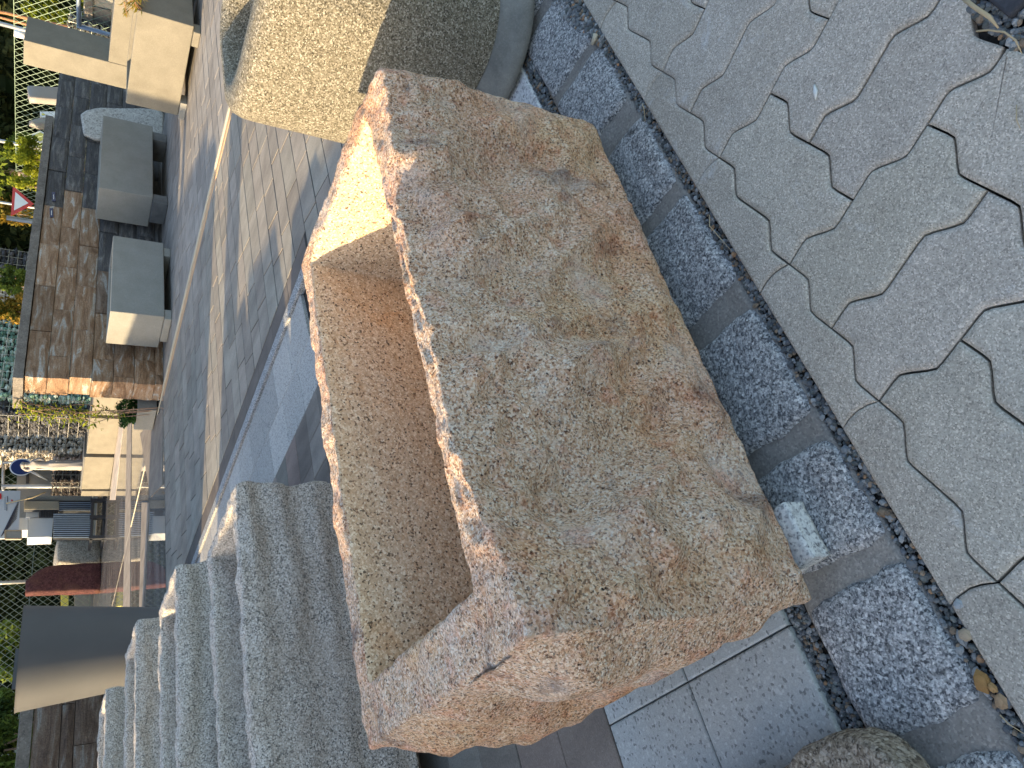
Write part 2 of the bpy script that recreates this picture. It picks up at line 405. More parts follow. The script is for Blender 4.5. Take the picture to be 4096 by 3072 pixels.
tag(mb.build('wave_paving', M['wave']), kind='structure')

# granite kerb setts in mortar
def sett(name, a0, a1, b0, b1, skew, seed):
    res = .012
    V, F = grid_solid(seg([a0, a1], res), seg([b0, b1], res), [-.05, -.02, 0.0])
    W = laplace(V, F, 3, .5)
    out = []
    for p in W:
        x = (p.x - a0) / (a1 - a0); y = (p.y - b0) / (b1 - b0)
        # rounded, ragged outline
        q = p + Vector((skew * (y - .5), 0, 0))
        e = nv(Vector((p.x, p.y, seed)), 11) * .011 + nv(Vector((p.x, p.y, seed)), 38) * .004
        q.x += e.x * (1 if (x < .12 or x > .88) else .3); q.y += e.y * (1 if (y < .12 or y > .88) else .3)
        cx = (2 * x - 1) ** 8; cy = (2 * y - 1) ** 8
        q.x -= (2 * x - 1) * cy * .010; q.y -= (2 * y - 1) * cx * .008
        if p.z > -.03: q.z += .006 * nz(p.x * 7, p.y * 7, seed) + .003 * nz(p.x * 30, p.y * 30, seed) + .001 * nz(p.x * 90, p.y * 90, seed) - .012 * max(cx, cy)
        out.append(q)
    mb = MB(); mb.add(out, F); return mb
jc = [(-1.83, 0), (-1.43, 0), (-1.035, -.01), (-.675, .01), (-.355, .05), (.05, .02), (.475, .01), (.88, .02), (1.26, .045), (1.68, .02), (2.1, 0), (2.5, 0)]
jw = [.025, .025, .03, .026, .028, .034, .02, .045, .018, .03, .02, .02]
mb = MB()
for i in range(len(jc) - 1):
    s_ = sett('s', jc[i][0] + jw[i], jc[i + 1][0] - jw[i + 1], .034, .325, (jc[i][1] + jc[i + 1][1]) / 2, i * 3.1)
    mb.add(s_.v, s_.f)
tag(mb.build('granite_kerb', M['sett'], smooth=True), kind='structure')
mb = MB(); V, F = grid_solid(seg([-1.9, 2.6], .02), seg([.036, .318], .02), [-.05, -.014])
V = [p + Vector((0, .006 * nz(p.x * 14, p.y * 3, 3), .003 * nz(p.x * 25, p.y * 25, 1) if p.z > -.03 else 0)) for p in V]
mb.add(V, F); tag(mb.build('mortar_bed', M['mortar'], smooth=True), kind='structure')

# square-laid pavers on the near side of the kerb, under and behind the troughs
def rows_pavers(mb, a0, a1, b_edges, lens, tf, slant=0.0, ch=.005, gap=.002, along='a', amax_fn=None, seed=1, topv=.0015):
    r = random.Random(seed)
    for k in range(len(b_edges) - 1):
        b0, b1 = b_edges[k], b_edges[k + 1]; a = a0; first = True
        while a < a1 - .02:
            L = r.choice(lens) * r.uniform(.96, 1.04)
            if first: L *= r.uniform(.35, 1); first = False
            e = min(a1, a + L)
            if a1 - e < .1: e = a1
            sl = slant * (b1 - b0)
            s0 = 0 if a == a0 else sl; s1 = 0 if e == a1 else sl
            if along == 'a': poly = [(a, b0), (e, b0), (e + s1, b1), (a + s0, b1)]
            else: poly = [(b0, a), (b1, a), (b1, e), (b0, e)]
            paver(mb, poly, gap, ch, .003, r.uniform(-topv, topv), tint=tf(r), tilt=(r.uniform(-.003, .003), r.uniform(-.003, .003)))
            a = e
mb = MB()
gt = lambda lo, hi, w=(1, 1, 1): (lambda r: tuple((lambda t: (t * w[0], t * w[1], t * w[2]))(r.uniform(lo, hi))))
edges = [.376, .768, 1.163]
for k in range(2):
    for (x0, x1) in ((-1.7, -1.115), (-1.115, -.718), (-.718, -.33), (-.33, .06), (.06, .45), (.45, .85), (.85, 1.24)):
        t = rnd.uniform(.85, 1.05); paver(mb, [(x0, edges[k]), (x1, edges[k]), (x1, edges[k + 1]), (x0, edges[k + 1])], .002, .006, .004, rnd.uniform(-.001, .001), tint=(t * .95, t, t * 1.02))
tag(mb.build('speckled_paving', M['speck']), kind='structure')
mb = MB()
for (x0, x1, y0, y1) in ((1.24, 1.40, .376, .60), (1.40, 1.72, .376, .60), (1.24, 1.56, .60, .92), (1.56, 1.9, .60, .92)):
    paver(mb, [(x0, y0), (x1, y0), (x1, y1), (x0, y1)], .003, .010, .006, 0.001, tint=(1, 1, 1))
for k, (y0, y1) in enumerate(((3.0, 3.45), (3.45, 3.9), (3.9, 4.36), (4.36, 4.81), (4.81, 5.27), (5.27, 5.72), (5.72, 6.2), (6.2, 6.7), (6.7, 7.2), (7.2, 7.8), (7.8, 8.5), (8.5, 9.3), (9.3, 10.2))):
    for (x0, x1, o) in ((2.07, 2.52, 0), (2.52, 2.985, .16)):
        t = rnd.uniform(.62, .86); paver(mb, [(x0, y0 + o), (x1, y0 + o + .05), (x1, y1 + o + .05), (x0, y1 + o)], .002, .004, .003, 0.0, tint=(t * .97, t * .91, t * .83))
tag(mb.build('light_granite_paving', M['white_gran']), kind='structure')
mb = MB()
e2_ = [1.163]
while e2_[-1] < 10.2: e2_.append(min(10.2, e2_[-1] + .287))
rows_pavers(mb, -3.0, 2.07, [b for b in e2_ if b < 10.3], [.28, .42, .42], lambda r: (lambda t, w: (t * w, t * .96, t * (1.02 - .1 * w)))(r.uniform(.55, .95), r.uniform(.9, 1.15)), slant=.0, seed=3)
e3 = [.376, .62, .91]
rows_pavers(mb, 1.9, 3.36, [.376, .66, .95, 1.163], [.42], lambda r: (lambda t: (t, t, t))(r.uniform(.6, .8)), seed=4)
be = [1.16, 1.45, 1.745, 2.035, 2.325, 2.62, 2.91, 3.205, 3.45, 3.76, 4.05, 4.35, 4.64, 4.93, 5.22, 5.51, 5.8, 6.1, 6.4, 6.7, 7.0, 7.35, 7.7, 8.05, 8.4, 8.8, 9.2, 9.7, 10.2]
rows_pavers(mb, 2.99, 7.14, [b for b in be if b <= 3.0], [.45, .6, .9], lambda r: (lambda t, w: (t * w * .97, t, t * .95))(r.uniform(.82, 1.08), r.uniform(.99, 1.08)), slant=.30, gap=.007, ch=.002, seed=5)
rows_pavers(mb, 3.36, 7.14, [b for b in be if b >= 2.9], [.45, .6, .9], lambda r: (lambda t, w: (t * w * .97, t, t * .95))(r.uniform(.82, 1.08), r.uniform(.99, 1.06)), slant=.30, gap=.007, ch=.002, seed=6)
rows_pavers(mb, 7.35, 14, be, [.5, .8, 1.1], lambda r: (lambda t: (t * .96, t * .98, t * .98))(r.uniform(.85, 1.2)), slant=.5, gap=.007, ch=.002, seed=7)
tag(mb.build('block_paving', M['yard']), kind='structure')
mb = MB(); mb.box(3.36, 14, 1.2, 10.2, -.027, -.0035); mb.box(1.95, 3.359, .4, 3.0, -.027, -.0035); mb.box(-3, 2.07, 1.17, 10.2, -.027, -.0045); tag(mb.build('joint_sand', M['dirt']), kind='structure')
mb = MB()
for k in range(14):
    y0 = 2.95 + k * .52; t = rnd.uniform(.42, .55)
    if y0 < 10.1: paver(mb, [(3.13, y0), (3.355, y0), (3.355, min(10.2, y0 + .52)), (3.13, min(10.2, y0 + .52))], .002, .004, .003, 0, tint=(t * 1.05, t, t * .98))
tag(mb.build('dark_paving_band', M['yard']), kind='structure')
mb = MB(); mb.box(2.99, 3.10, 3.0, 10.2, -.03, .022); tag(mb.build('kerb_strip', M['sett'], bevel=.006), kind='structure')
mb = MB(); mb.box(7.27, 7.34, 1.0, 10.2, -.03, .02); mb.box(7.285, 7.325, 10.203, 16, -.03, .012); tag(mb.build('cream_strip', M['cream'], bevel=.005), kind='structure')
mb = MB(); mb.box(7.145, 7.265, 1.0, 10.2, -.03, .004); tag(mb.build('orange_strip', M['orange'], bevel=.004), kind='structure')
mb = MB()
x = -12.0
while x < 22:
    y = 10.205
    while y < 27:
        dy = 1.2 if x < 7.25 else 1.2
        x1 = x + 1.2
        if not (x1 > 7.26 and x < 7.35):
            mb.box(x + .003, x1 - .003, y + .003, y + dy - .003, -.05, .004 + rnd.uniform(-.0003, .0003))
        else:
            mb.box(x + .003, 7.26, y + .003, y + dy - .003, -.05, .004)
            mb.box(7.35, x1 - .003, y + .003, y + dy - .003, -.05, .004)
        y += dy
    x += 1.2
tag(mb.build('polished_paving', M['polish']), kind='structure')

mb = MB()  # matte kerb and bands painting the terrace's sun and shade streaks as colour
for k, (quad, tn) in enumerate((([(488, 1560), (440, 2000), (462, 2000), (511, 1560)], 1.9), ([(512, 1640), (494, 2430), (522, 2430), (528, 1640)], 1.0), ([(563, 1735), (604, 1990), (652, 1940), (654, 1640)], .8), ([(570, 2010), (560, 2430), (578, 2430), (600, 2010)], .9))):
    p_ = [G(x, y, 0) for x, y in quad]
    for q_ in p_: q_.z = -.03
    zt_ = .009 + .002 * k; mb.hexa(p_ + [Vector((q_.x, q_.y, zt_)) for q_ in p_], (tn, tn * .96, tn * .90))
tag(mb.build('kerb_and_light_streaks', M['yard'], fixn=True), kind='structure')

# gravel in the gaps
def pebble(mb, c, r, tint, rr):
    vs = []; fs = []
    n1 = 6; rot = rr.uniform(0, 6.28); ex = rr.uniform(.7, 1.5); ez = rr.uniform(.5, .9)
    ca, sa = math.cos(rot), math.sin(rot)
    for (zz, rad) in ((-.7, .6), (0, 1), (.7, .62)):
        for k in range(n1):
            a = 2 * math.pi * k / n1 + zz; q = rad * r * rr.uniform(.8, 1.15)
            x, y = math.cos(a) * q * ex, math.sin(a) * q
            vs.append((c[0] + x * ca - y * sa, c[1] + x * sa + y * ca, c[2] + zz * r * ez))
    vs.append((c[0], c[1], c[2] + r * ez * .95))
    for i in range(2):
        for k in range(n1):
            fs.append((i * n1 + k, i * n1 + (k + 1) % n1, (i + 1) * n1 + (k + 1) % n1, (i + 1) * n1 + k))
    for k in range(n1): fs.append((2 * n1 + k, 2 * n1 + (k + 1) % n1, 3 * n1))
    mb.add(vs, fs, tint)
gcols = [(.28, .31, .33), (.2, .22, .24), (.38, .40, .40), (.15, .17, .17), (.24, .27, .26), (.5, .52, .52), (.42, .32, .22)]
gr = random.Random(5); mb = MB()
def gcol():
    c = gr.choice(gcols) if gr.random() > .04 else (.55, .33, .18)
    t = gr.uniform(.5, .95); return tuple(min(1, v * t * 1.0) for v in c)
for i in range(2600):
    a = gr.uniform(-1.3, 1.9); pebble(mb, (a, gr.uniform(.002, .036), gr.uniform(-.024, -.010)), gr.uniform(.003, .0075) * (1.0 if gr.random() > .06 else 1.6), gcol(), gr)
for i in range(700):
    a = gr.uniform(1.20, 1.75); w = max(0, (a - 1.2)) * .25; pebble(mb, (a, gr.uniform(.0, .034 + min(.08, w)), gr.uniform(-.018, -.002)), gr.uniform(.005, .012), gcol(), gr)
for i in range(900):
    a = gr.uniform(-1.3, -.6); pebble(mb, (a, gr.uniform(.328, .375), gr.uniform(-.026, -.014)), gr.uniform(.003, .008), gcol(), gr)
for i in range(700):
    a = gr.uniform(1.1, 1.75); pebble(mb, (a, gr.uniform(.326, .376), gr.uniform(-.022, -.008)), gr.uniform(.004, .009), gcol(), gr)
for i in range(2600):
    pebble(mb, (gr.uniform(-.3, .5), gr.uniform(-.9, -.70), gr.uniform(-.018, -.004)), gr.uniform(.004, .010), gcol(), gr)
for (x, y, sc, c) in ((3830, 2420, .017, (.45, .48, .5)), (3855, 2540, .018, (.50, .40, .28)), (3925, 2725, .024, (.40, .22, .07)), (3965, 2750, .012, (.5, .3, .12)), (4000, 2810, .016, (.45, .30, .17)), (2378, 155, .015, (.72, .68, .5)), (2468, 258, .008, (.6, .3, .14)), (2150, 345, .009, (.5, .32, .2))):
    p = G(x, y, 0); pebble(mb, (p.x, p.y, -.004), sc * .75, c, gr)
tag(mb.build('gravel', M['gravel'], smooth=False), kind='stuff')

# ------------------------------------------------------------------ stone troughs
def trough(name, label, cat, o2, ux, L, W, z0, H, tw, mat, res, amp, face_fn, seed, group=None, floor=.22, smooth_it=2):
    """o2: front-left bottom corner; ux: angle of the long side; tw: wall widths left,right,front,back"""
    xs = seg([0, tw[0], L - tw[1], L], res); ys = seg([0, tw[2], W - tw[3], W], res); zs = seg([0, floor, H], res)
    ix = [min(range(len(xs)), key=lambda i: abs(xs[i] - v)) for v in (tw[0], L - tw[1])]
    iy = [min(range(len(ys)), key=lambda i: abs(ys[i] - v)) for v in (tw[2], W - tw[3])]
    iz = min(range(len(zs)), key=lambda i: abs(zs[i] - floor))
    V, F = grid_solid(xs, ys, zs, (ix[0], ix[1], iy[0], iy[1], iz))
    R = [p.copy() for p in V]; V = laplace(V, F, smooth_it, .5)
    out = []
    for p, r in zip(V, R):
        q = p.copy()
        inner = tw[0] - 1e-4 <= r.x <= L - tw[1] + 1e-4 and tw[2] - 1e-4 <= r.y <= W - tw[3] + 1e-4 and r.z >= floor - 1e-4
        sv = p + Vector((seed, seed * 2, seed * 3))
        ek = 1.25 if (not inner and r.z > H - .03) else 1.0
        q += nv(sv, 9) * amp * .55 + nv(sv, 26) * amp * .40 * ek + nv(sv, 70) * amp * .19 * ek
        if inner:
            dpt = (H - r.z) * .10
            q.x += (dpt if r.x < L / 2 else -dpt) * sst(abs(r.x - L / 2) / (L / 2 - tw[0] + .01)); q.y += (dpt * .3 if r.y < W / 2 else -dpt * .3)
        else:
            q += face_fn(p, L, W, H, sv)
        out.append(q)
    c, s = math.cos(ux), math.sin(ux)
    mb = MB(); mb.add([(q.x * c - q.y * s, q.x * s + q.y * c, q.z) for q in out], F)
    inn = lambda r: tw[0] - 1e-4 <= r.x <= L - tw[1] + 1e-4 and tw[2] - 1e-4 <= r.y <= W - tw[3] + 1e-4 and r.z >= floor - 1e-4
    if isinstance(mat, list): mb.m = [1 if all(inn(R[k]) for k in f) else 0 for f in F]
    o = mb.build(name, mat, smooth=True); o.location = (o2[0], o2[1], z0)
    return tag(o, label, cat, group)

def pink_face(p, L, W, H, sv):
    d = Vector((0, 0, 0))
    mt = sst((H - p.z) / .10) * sst(p.z / .07)
    if p.y < .03:
        m_ = mt * sst(p.x / .06) * sst((L - p.x) / .05)
        # pitched face: oblique hollows running down to the left
        a = nz(p.x * 4.6 + p.z * 1.2 + 3.3, p.z * 2.4, 1.7); b_ = 1 - abs(nz(p.x * 6.5 + p.z * 2.5, p.z * 3.2 + 2, 4.4)) * 3
        c_ = 1 - abs(nz(p.x * 3 - p.z * 5, p.z * 6, 7.4)) * 3
        d.y -= m_ * (.004 + .048 * a + .022 * b_ + .013 * c_ + .016 * nz(p.x * 14, p.z * 14, 2.2) + .009 * nz(p.x * 32, p.z * 32, 6) + .004 * nz(p.x * 70, p.z * 70, 3))
        d.z += m_ * .010 * nz(p.x * 9, p.z * 9, 8)
    if p.x < .03:
        m_ = sst((H - p.z) / .16) * sst(p.z / .2) * sst(p.y / .10) * sst((W - p.y) / .08)
        d.x -= m_ * (.050 + .045 * nz(p.y * 4, p.z * 5, 5) + .02 * nz(p.y * 12, p.z * 12, 1))
        d.x += .05 * sst(1 - p.z / .30) * sst(p.y / .2)
    if p.x > L - .03:
        m_ = mt * sst(p.y / .05)
        d.x += m_ * (.005 + .014 * nz(p.y * 5, p.z * 5, 2))
    rec = (.018 + .085 * sst(p.x / .45) * sst((L - p.x) / .5) + .03 * nz(p.x * 5, 1, 3) + .014 * nz(p.x * 17, 1, 3))
    if p.y < .17: d.y += rec * (max(0, p.z) / H) ** 1.3 * max(0, 1 - max(0, p.y) / .165)
    if p.x > L - .12: d.x += .030 * sst(1 - (H - p.z) / .6) * sst(p.y / .3) * sst((W - p.y) / .3) * max(0, 1 - max(0, L - p.x) / .10)
    if p.z > H - .02:
        # rim: flatter and irregular in height
        d.z += .010 * nz(p.x * 6, p.y * 6, 7) + .006 * nz(p.x * 18, p.y * 18, 9)
        lr = sst(1 - p.x / .14); d.z -= .020 * lr * sst((.2 - abs(p.y - .2)) / .2)
    return d
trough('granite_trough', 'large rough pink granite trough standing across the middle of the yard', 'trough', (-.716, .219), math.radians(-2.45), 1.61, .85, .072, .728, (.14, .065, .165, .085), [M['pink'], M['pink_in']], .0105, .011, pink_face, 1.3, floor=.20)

def grey_face(p, L, W, H, sv):
    d = Vector((0, 0, 0)); mt = sst((H - p.z) / .05)
    if p.y < .03:
        d.y += mt * (.014 * math.sin((p.z + .05 * nz(p.x * 2, p.z, sv.z)) * 38 + sv.z) * (.5 + .5 * nz(p.x * 1.5 + 4, p.z * 3, 2)) + .016 * nz(p.x * 3, p.z * 7, sv.z))
    if p.x > L - .03: d.x += mt * .02 * nz(p.y * 5, p.z * 6, sv.z) - .035 * sst(1 - abs(p.z - H) / .06) * 0
    if p.y < .13: d.y += (.012 + .02 * nz(p.x * 6, 2, sv.z)) * sst(1 - (H - p.z) / .07) * max(0, 1 - max(0, p.y) / .10)
    if p.z > H - .02: d.z += .010 * nz(p.x * 7, p.y * 7, sv.z)
    return d
grow = 'grey granite troughs in a row behind the pink one'
gl = ['light grey granite trough directly behind the pink granite trough', 'grey granite trough, second in the row behind the pink trough', 'grey granite trough, third in the row behind the pink trough', 'smallest and farthest grey granite trough by the dark stone wall']
for i, (ar, b0, zt, W, L) in enumerate(((.85, 2.37, .76, .74, 2.0), (1.04, 3.62, .84, .74, 2.1), (1.22, 4.87, .92, .72, 2.2), (1.16, 6.15, 1.01, .62, 2.2))):
    trough('granite_trough', gl[i], 'trough', (ar - L, b0), 0.0, L, W, .10, zt - .10, (.13, .07, .10, .09), M['grey'], .014 if i == 0 else .02, .015, grey_face, 3.1 * (i + 2), group=grow, floor=.25)
    for (bx, lb) in ((ar - L + .15, 'left'), (ar - .35, 'right')):
        mb = MB(); mb.box(bx, bx + .15, b0 + .06, b0 + W - .06, 0.003, .10)
        tag(mb.build('support_block', M['white_gran'], bevel=.006, loc=(bx, b0, .003)), 'granite bearer block under the %s end of the %s' % (lb, ['nearest grey trough', 'second grey trough', 'third grey trough', 'farthest grey trough'][i]), 'block', 'bearer blocks under the grey troughs')
mb = MB(); V, F = grid_solid(seg([-.635, -.50], .01), seg([.178, .42], .01), seg([.004, .068], .01))
V = [p + nv(p, 40) * .004 for p in V]; mb.add(V, F, (1.0, 1.0, .97))
tag(mb.build('support_block', M['white_gran'], smooth=True, loc=(-.56, .3, 0)), 'pale speckled granite block sticking out under the near corner of the pink trough', 'block', 'support blocks of the pink trough')
for (x, y, lb) in ((.45, .27, 'front right corner'), (.45, .74, 'back right corner'), (-.62, .80, 'back left corner')):
    mb = MB(); mb.box(x, x + .2, y, y + .14, .004, .071, (1.1, 1.1, 1.1))
    tag(mb.build('support_block', M['white_gran'], bevel=.005, loc=(x, y, 0)), 'pale granite block hidden under the %s of the pink trough' % lb, 'block', 'support blocks of the pink trough')

# ------------------------------------------------------------------ exposed aggregate planter
def rsq(cx, cy, rx, ry, rad, n=14):
    pts = []
    for (qx, qy, a0) in ((1, 1, 0), (-1, 1, 90), (-1, -1, 180), (1, -1, 270)):
        for k in range(n + 1):
            a = math.radians(a0 + 90 * k / n); pts.append((cx + qx * (rx - rad) + rad * math.cos(a), cy + qy * (ry - rad) + rad * math.sin(a)))
    return pts
def shell(mb, prof, cx, cy, rx, ry, rad, tint=(1, 1, 1)):
    rings = []
    for (d, z) in prof: rings.append([(x, y, z) for x, y in rsq(cx, cy, rx - d, ry - d, max(.05, rad - d))])
    n = len(rings[0]); vs = [p for r in rings for p in r]; fs = []
    for i in range(len(rings) - 1):
        for k in range(n): fs.append((i * n + k, i * n + (k + 1) % n, (i + 1) * n + (k + 1) % n, (i + 1) * n + k))
    fs.append(tuple((len(rings) - 1) * n + k for k in range(n)))
    mb.add(vs, fs, tint)
bc = (2.11, .625); brx, bry = .51, .455
t = thing('aggregate_planter', 'tall beige pebble-dash planter with rounded corners right of the pink trough', 'planter', (bc[0], bc[1], 0))
mb = MB(); rg_ = []
for (x0, x1, y0, y1, rad, z) in ((1.62, 2.60, .19, 1.06, .27, .13), (1.62, 2.60, .19, 1.06, .27, .90), (1.622, 2.598, .192, 1.058, .27, .945), (1.64, 2.58, .205, 1.05, .26, .98), (1.68, 2.55, .235, 1.04, .25, .998), (1.74, 2.52, .27, 1.03, .24, 1.0),
                                 (1.80, 2.50, .30, 1.015, .23, .995), (1.84, 2.48, .32, 1.0, .22, .975), (1.855, 2.47, .33, .995, .22, .94), (1.86, 2.46, .33, .99, .21, .45), (2.1, 2.2, .6, .7, .05, .44)):
    rg_.append([(x, y, z) for x, y in rsq((x0 + x1) / 2, (y0 + y1) / 2, (x1 - x0) / 2, (y1 - y0) / 2, rad)])
n = len(rg_[0]); mb.add([p for r in rg_ for p in r], [(i * n + k, i * n + (k + 1) % n, (i + 1) * n + (k + 1) % n, (i + 1) * n + k) for i in range(len(rg_) - 1) for k in range(n)])
mb.build('body', M['agg'], t, smooth=True)
mb = MB(); shell(mb, [(.05, .004), (-.02, .006), (-.055, .02), (-.06, .045), (-.035, .075), (.0, .10), (.03, .135), (.06, .135)], bc[0], bc[1], brx, bry, .28)
mb.build('foot', M['plinth'], t, smooth=True)
mb = MB(); mb.box(1.9, 2.43, .38, .95, .45, .50); mb.build('soil', M['dirt'], t, bevel=.02)
# film lying by it
a_, b_, c_, d_ = PB(965, 355, 1.25), PB(1108, 372, 1.25), PB(1090, 400, 1.25), PB(975, 400, 1.25)
mb = MB(); o_ = Vector((0, .004, 0)); mb.hexa([d_, c_, c_ + o_, d_ + o_, a_, b_, b_ + o_, a_ + o_]); tag(mb.build('plastic_film', M['film'], loc=c_, fixn=True), 'scrap of cloudy plastic film caught behind the pebble-dash planter', 'plastic film')

# ------------------------------------------------------------------ precast concrete planters
def planter(name, label, x0, x1, y0, y1, z0, z1, mat, wall=.08, group=None, ang=0, bev=.012, depth=.25):
    V, F = grid_solid([x0, x0 + wall, x1 - wall, x1], [y0, y0 + wall, y1 - wall, y1], [z0, z1 - depth, z1], (1, 2, 1, 2, 1))
    mb = MB(); mb.add(V, F); o = mb.build(name, mat, loc=((x0 + x1) / 2, (y0 + y1) / 2, z0), bevel=bev, rot=ang)
    return tag(o, label, 'planter', group)
def block(x0, x1, y0, y1, z1, label, group, mat='conc_grey', ang=0):
    mb = MB(); mb.box(x0, x1, y0, y1, .005, z1)
    return tag(mb.build('support_block', M[mat], bevel=.008, loc=((x0 + x1) / 2, (y0 + y1) / 2, 0), rot=ang), label, 'block', group)
pg = 'concrete box planters in front of the block wall'
planter('box_planter', 'grey concrete box planter with its left end in sunlight, in front of the brown wall', 7.98, 9.72, 9.15, 9.95, .115, .90, M['conc_grey'], group=pg)
block(7.95, 8.16, 9.17, 9.75, .112, 'pale block under the left end of the left grey planter', 'blocks under the concrete planters')
block(9.42, 9.62, 9.17, 9.75, .112, 'pale block under the right end of the left grey planter', 'blocks under the concrete planters')
planter('box_planter', 'large shaded grey concrete box planter on high blocks by the dark end of the wall', 11.07, 13.24, 9.3, 10.05, .262, 1.15, M['conc_grey'], group=pg)
block(10.98, 11.2, 9.33, 9.85, .26, 'grey block under the left end of the large shaded planter', 'blocks under the concrete planters', 'conc_dark')
block(12.85, 13.1, 9.33, 9.85, .26, 'grey block under the right end of the large shaded planter', 'blocks under the concrete planters', 'conc_dark')
planter('box_planter', 'cream concrete box planter in full sun under the upright cream slab', 11.0, 12.2, 5.74, 7.39, .11, .90, M['conc_cream'], group=pg)
block(10.95, 11.2, 7.1, 7.42, .105, 'stone block under the near left corner of the cream planter', 'blocks under the concrete planters', 'conc_grey')
block(10.95, 11.2, 5.8, 6.05, .105, 'pale block under the right corner of the cream planter', 'blocks under the concrete planters', 'conc_cream')
# L-shaped precast element
mb = MB(); mb.box(12.5, 13.25, 7.66, 8.12, 0.006, 2.42); mb.box(12.5, 13.25, 4.6, 7.657, 0.006, 1.17)
tag(mb.build('concrete_angle', M['conc_cream'], bevel=.012, loc=(12.9, 7.9, 0)), 'tall cream concrete L-shaped slab standing behind the cream planter', 'concrete slab')
t = thing('precast_manhole', 'grey precast concrete frame with recessed dark panel at the right background', 'concrete frame', tuple(PA(330, 60, 19)))
def quadpanel(mb, pts, th, back=Vector((1, 0, 0))):
    o_ = back * th; mb.hexa([pts[0], pts[1], pts[1] + o_, pts[0] + o_, pts[3], pts[2], pts[2] + o_, pts[3] + o_])
def qA(name, mat, parent, px, a, th, **kw):
    mb = MB(); quadpanel(mb, [PA(x, y, a) for x, y in px], th); return mb.build(name, mat, parent, fixn=True, **kw)
def qB(name, mat, parent, px, b, th, back=Vector((0, 1, 0)), **kw):
    mb = MB(); quadpanel(mb, [PB(x, y, b) for x, y in px], th, back); return mb.build(name, mat, parent, fixn=True, **kw)
qA('frame', M['conc_grey'], t, [(452, 150), (452, -40), (335, -40), (333, 145)], 19, .5)
qA('panel', M['conc_dark'], t, [(440, 140), (442, 42), (375, 27), (370, 137)], 18.96, .05)
qA('post', M['coping'], t, [(372, 150), (370, -30), (342, -30), (335, 148)], 18.9, .06)

# ------------------------------------------------------------------ stone block walls
def blockwall(mb, a0, a1, y, th, zrows, L, offs, dark_fn, seed, res=.05, endrough=True):
    r = random.Random(seed)
    for k, (z0, z1) in enumerate(zrows):
        a = a0 + offs[k]
        if a > a0: a -= L
        while a < a1:
            s, e = max(a, a0), min(a + L, a1)
            if e - s > .04:
                V, F = grid_solid(seg([s + .004, e - .004], .07), [y, y + th / 3, y + 2 * th / 3, y + th], seg([z0 + .004, z1 - .004], .06))
                sd = r.uniform(0, 90); pr = r.uniform(-.012, .012); out = []
                for p in V:
                    q = p.copy(); edge = min((p.x - s), (e - p.x), (p.z - z0), (z1 - p.z)); m_ = sst(edge / .04)
                    if p.y < y + .01: q.y += pr + m_ * (-.012 + .022 * nz(p.x * 3, p.z * 7, sd)) + (1 - m_) * .012
                    if p.x < a0 + .01: q.x += -.02 + .02 * nz(p.y * 6, p.z * 6, sd)
                    out.append(q)
                mb.add(out, F, (dark_fn((s + e) / 2, k), r.random(), r.random()))
            a += L
zr = [(1.68, 1.98), (1.38, 1.68), (1.065, 1.38), (.755, 1.065), (.445, .755), (.13, .445), (0.0, .13)]
t = thing('block_wall', 'long wall of brown and dark split stone blocks behind the box planters', 'wall', (7.4, 10.2, 0))
mb = MB()
def dk(a, k):
    lim = [11.3, 11.3, 11.2, 9.4, 9.2, 9.6, 9.5][k]
    return 1.0 if a > lim + .5 else (.25 if k < 3 else (.55 if a > 8.8 else .1))
blockwall(mb, 7.4, 17.5, 10.2, .45, zr, 1.02, [-.08, .44, .02, .9 - .45, .1, .5, .2], dk, 3)
mb.build('blocks', M['wall'], t, smooth=False)
mb = MB()
for i, (x0, x1) in enumerate(((7.32, 9.4), (9.404, 11.35), (11.354, 14.05))):
    V, F = grid_solid(seg([x0, x1], .08), seg([10.17, 10.98 if i == 0 else 10.75], .1), [1.99, 2.06, 2.125]); V = [p + nv(p, 7) * .006 for p in V]; mb.add(V, F)
mb.build('coping', M['coping'], t, bevel=.006)
for (x, y) in ((215, 786), (206, 850)):
    lb = qB('name_plate', M['label_blue'], t, [(x + 6, y - 18), (x + 8, y + 18), (x - 6, y + 18), (x - 8, y - 18)], 10.17, .01, Vector((0, 1, 0)))
    lb['label'] = 'small navy label with a white stroke on the upper wall blocks'
    m2 = MB(); quadpanel(m2, [PB(x + 1, y - 8, 10.165), PB(x + 1, y + 10, 10.165), PB(x - 1, y + 10, 10.165), PB(x - 1, y - 8, 10.165)], .004, Vector((0, 1, 0)))
    w_ = m2.build('lettering', M['white_paint'], None, fixn=True); w_.parent = lb; w_.location = -Vector((0, 0, 0))
    w_.parent = lb
    for v in w_.data.vertices: v.co -= Vector((7.4, 10.2, 0))
t = thing('block_wall', 'dark weathered stone block wall at the left edge behind the troughs', 'wall', (0, 10, 0))
mb = MB(); zB = [(1.20, 1.49), (1.06, 1.20), (.77, 1.06), (.63, .77), (.34, .63), (0, .34)]
blockwall(mb, -2.5, 2.7, 10.0, .3, zB, 1.3, [.1, .85, .35, .6, .2, .7], lambda a, k: .62, 8)
mb.build('blocks', M['wall'], t)
mb = MB(); mb.box(-2.5, 2.72, 9.98, 10.32, 1.493, 1.63); mb.build('coping', M['coping'], t, bevel=.008)

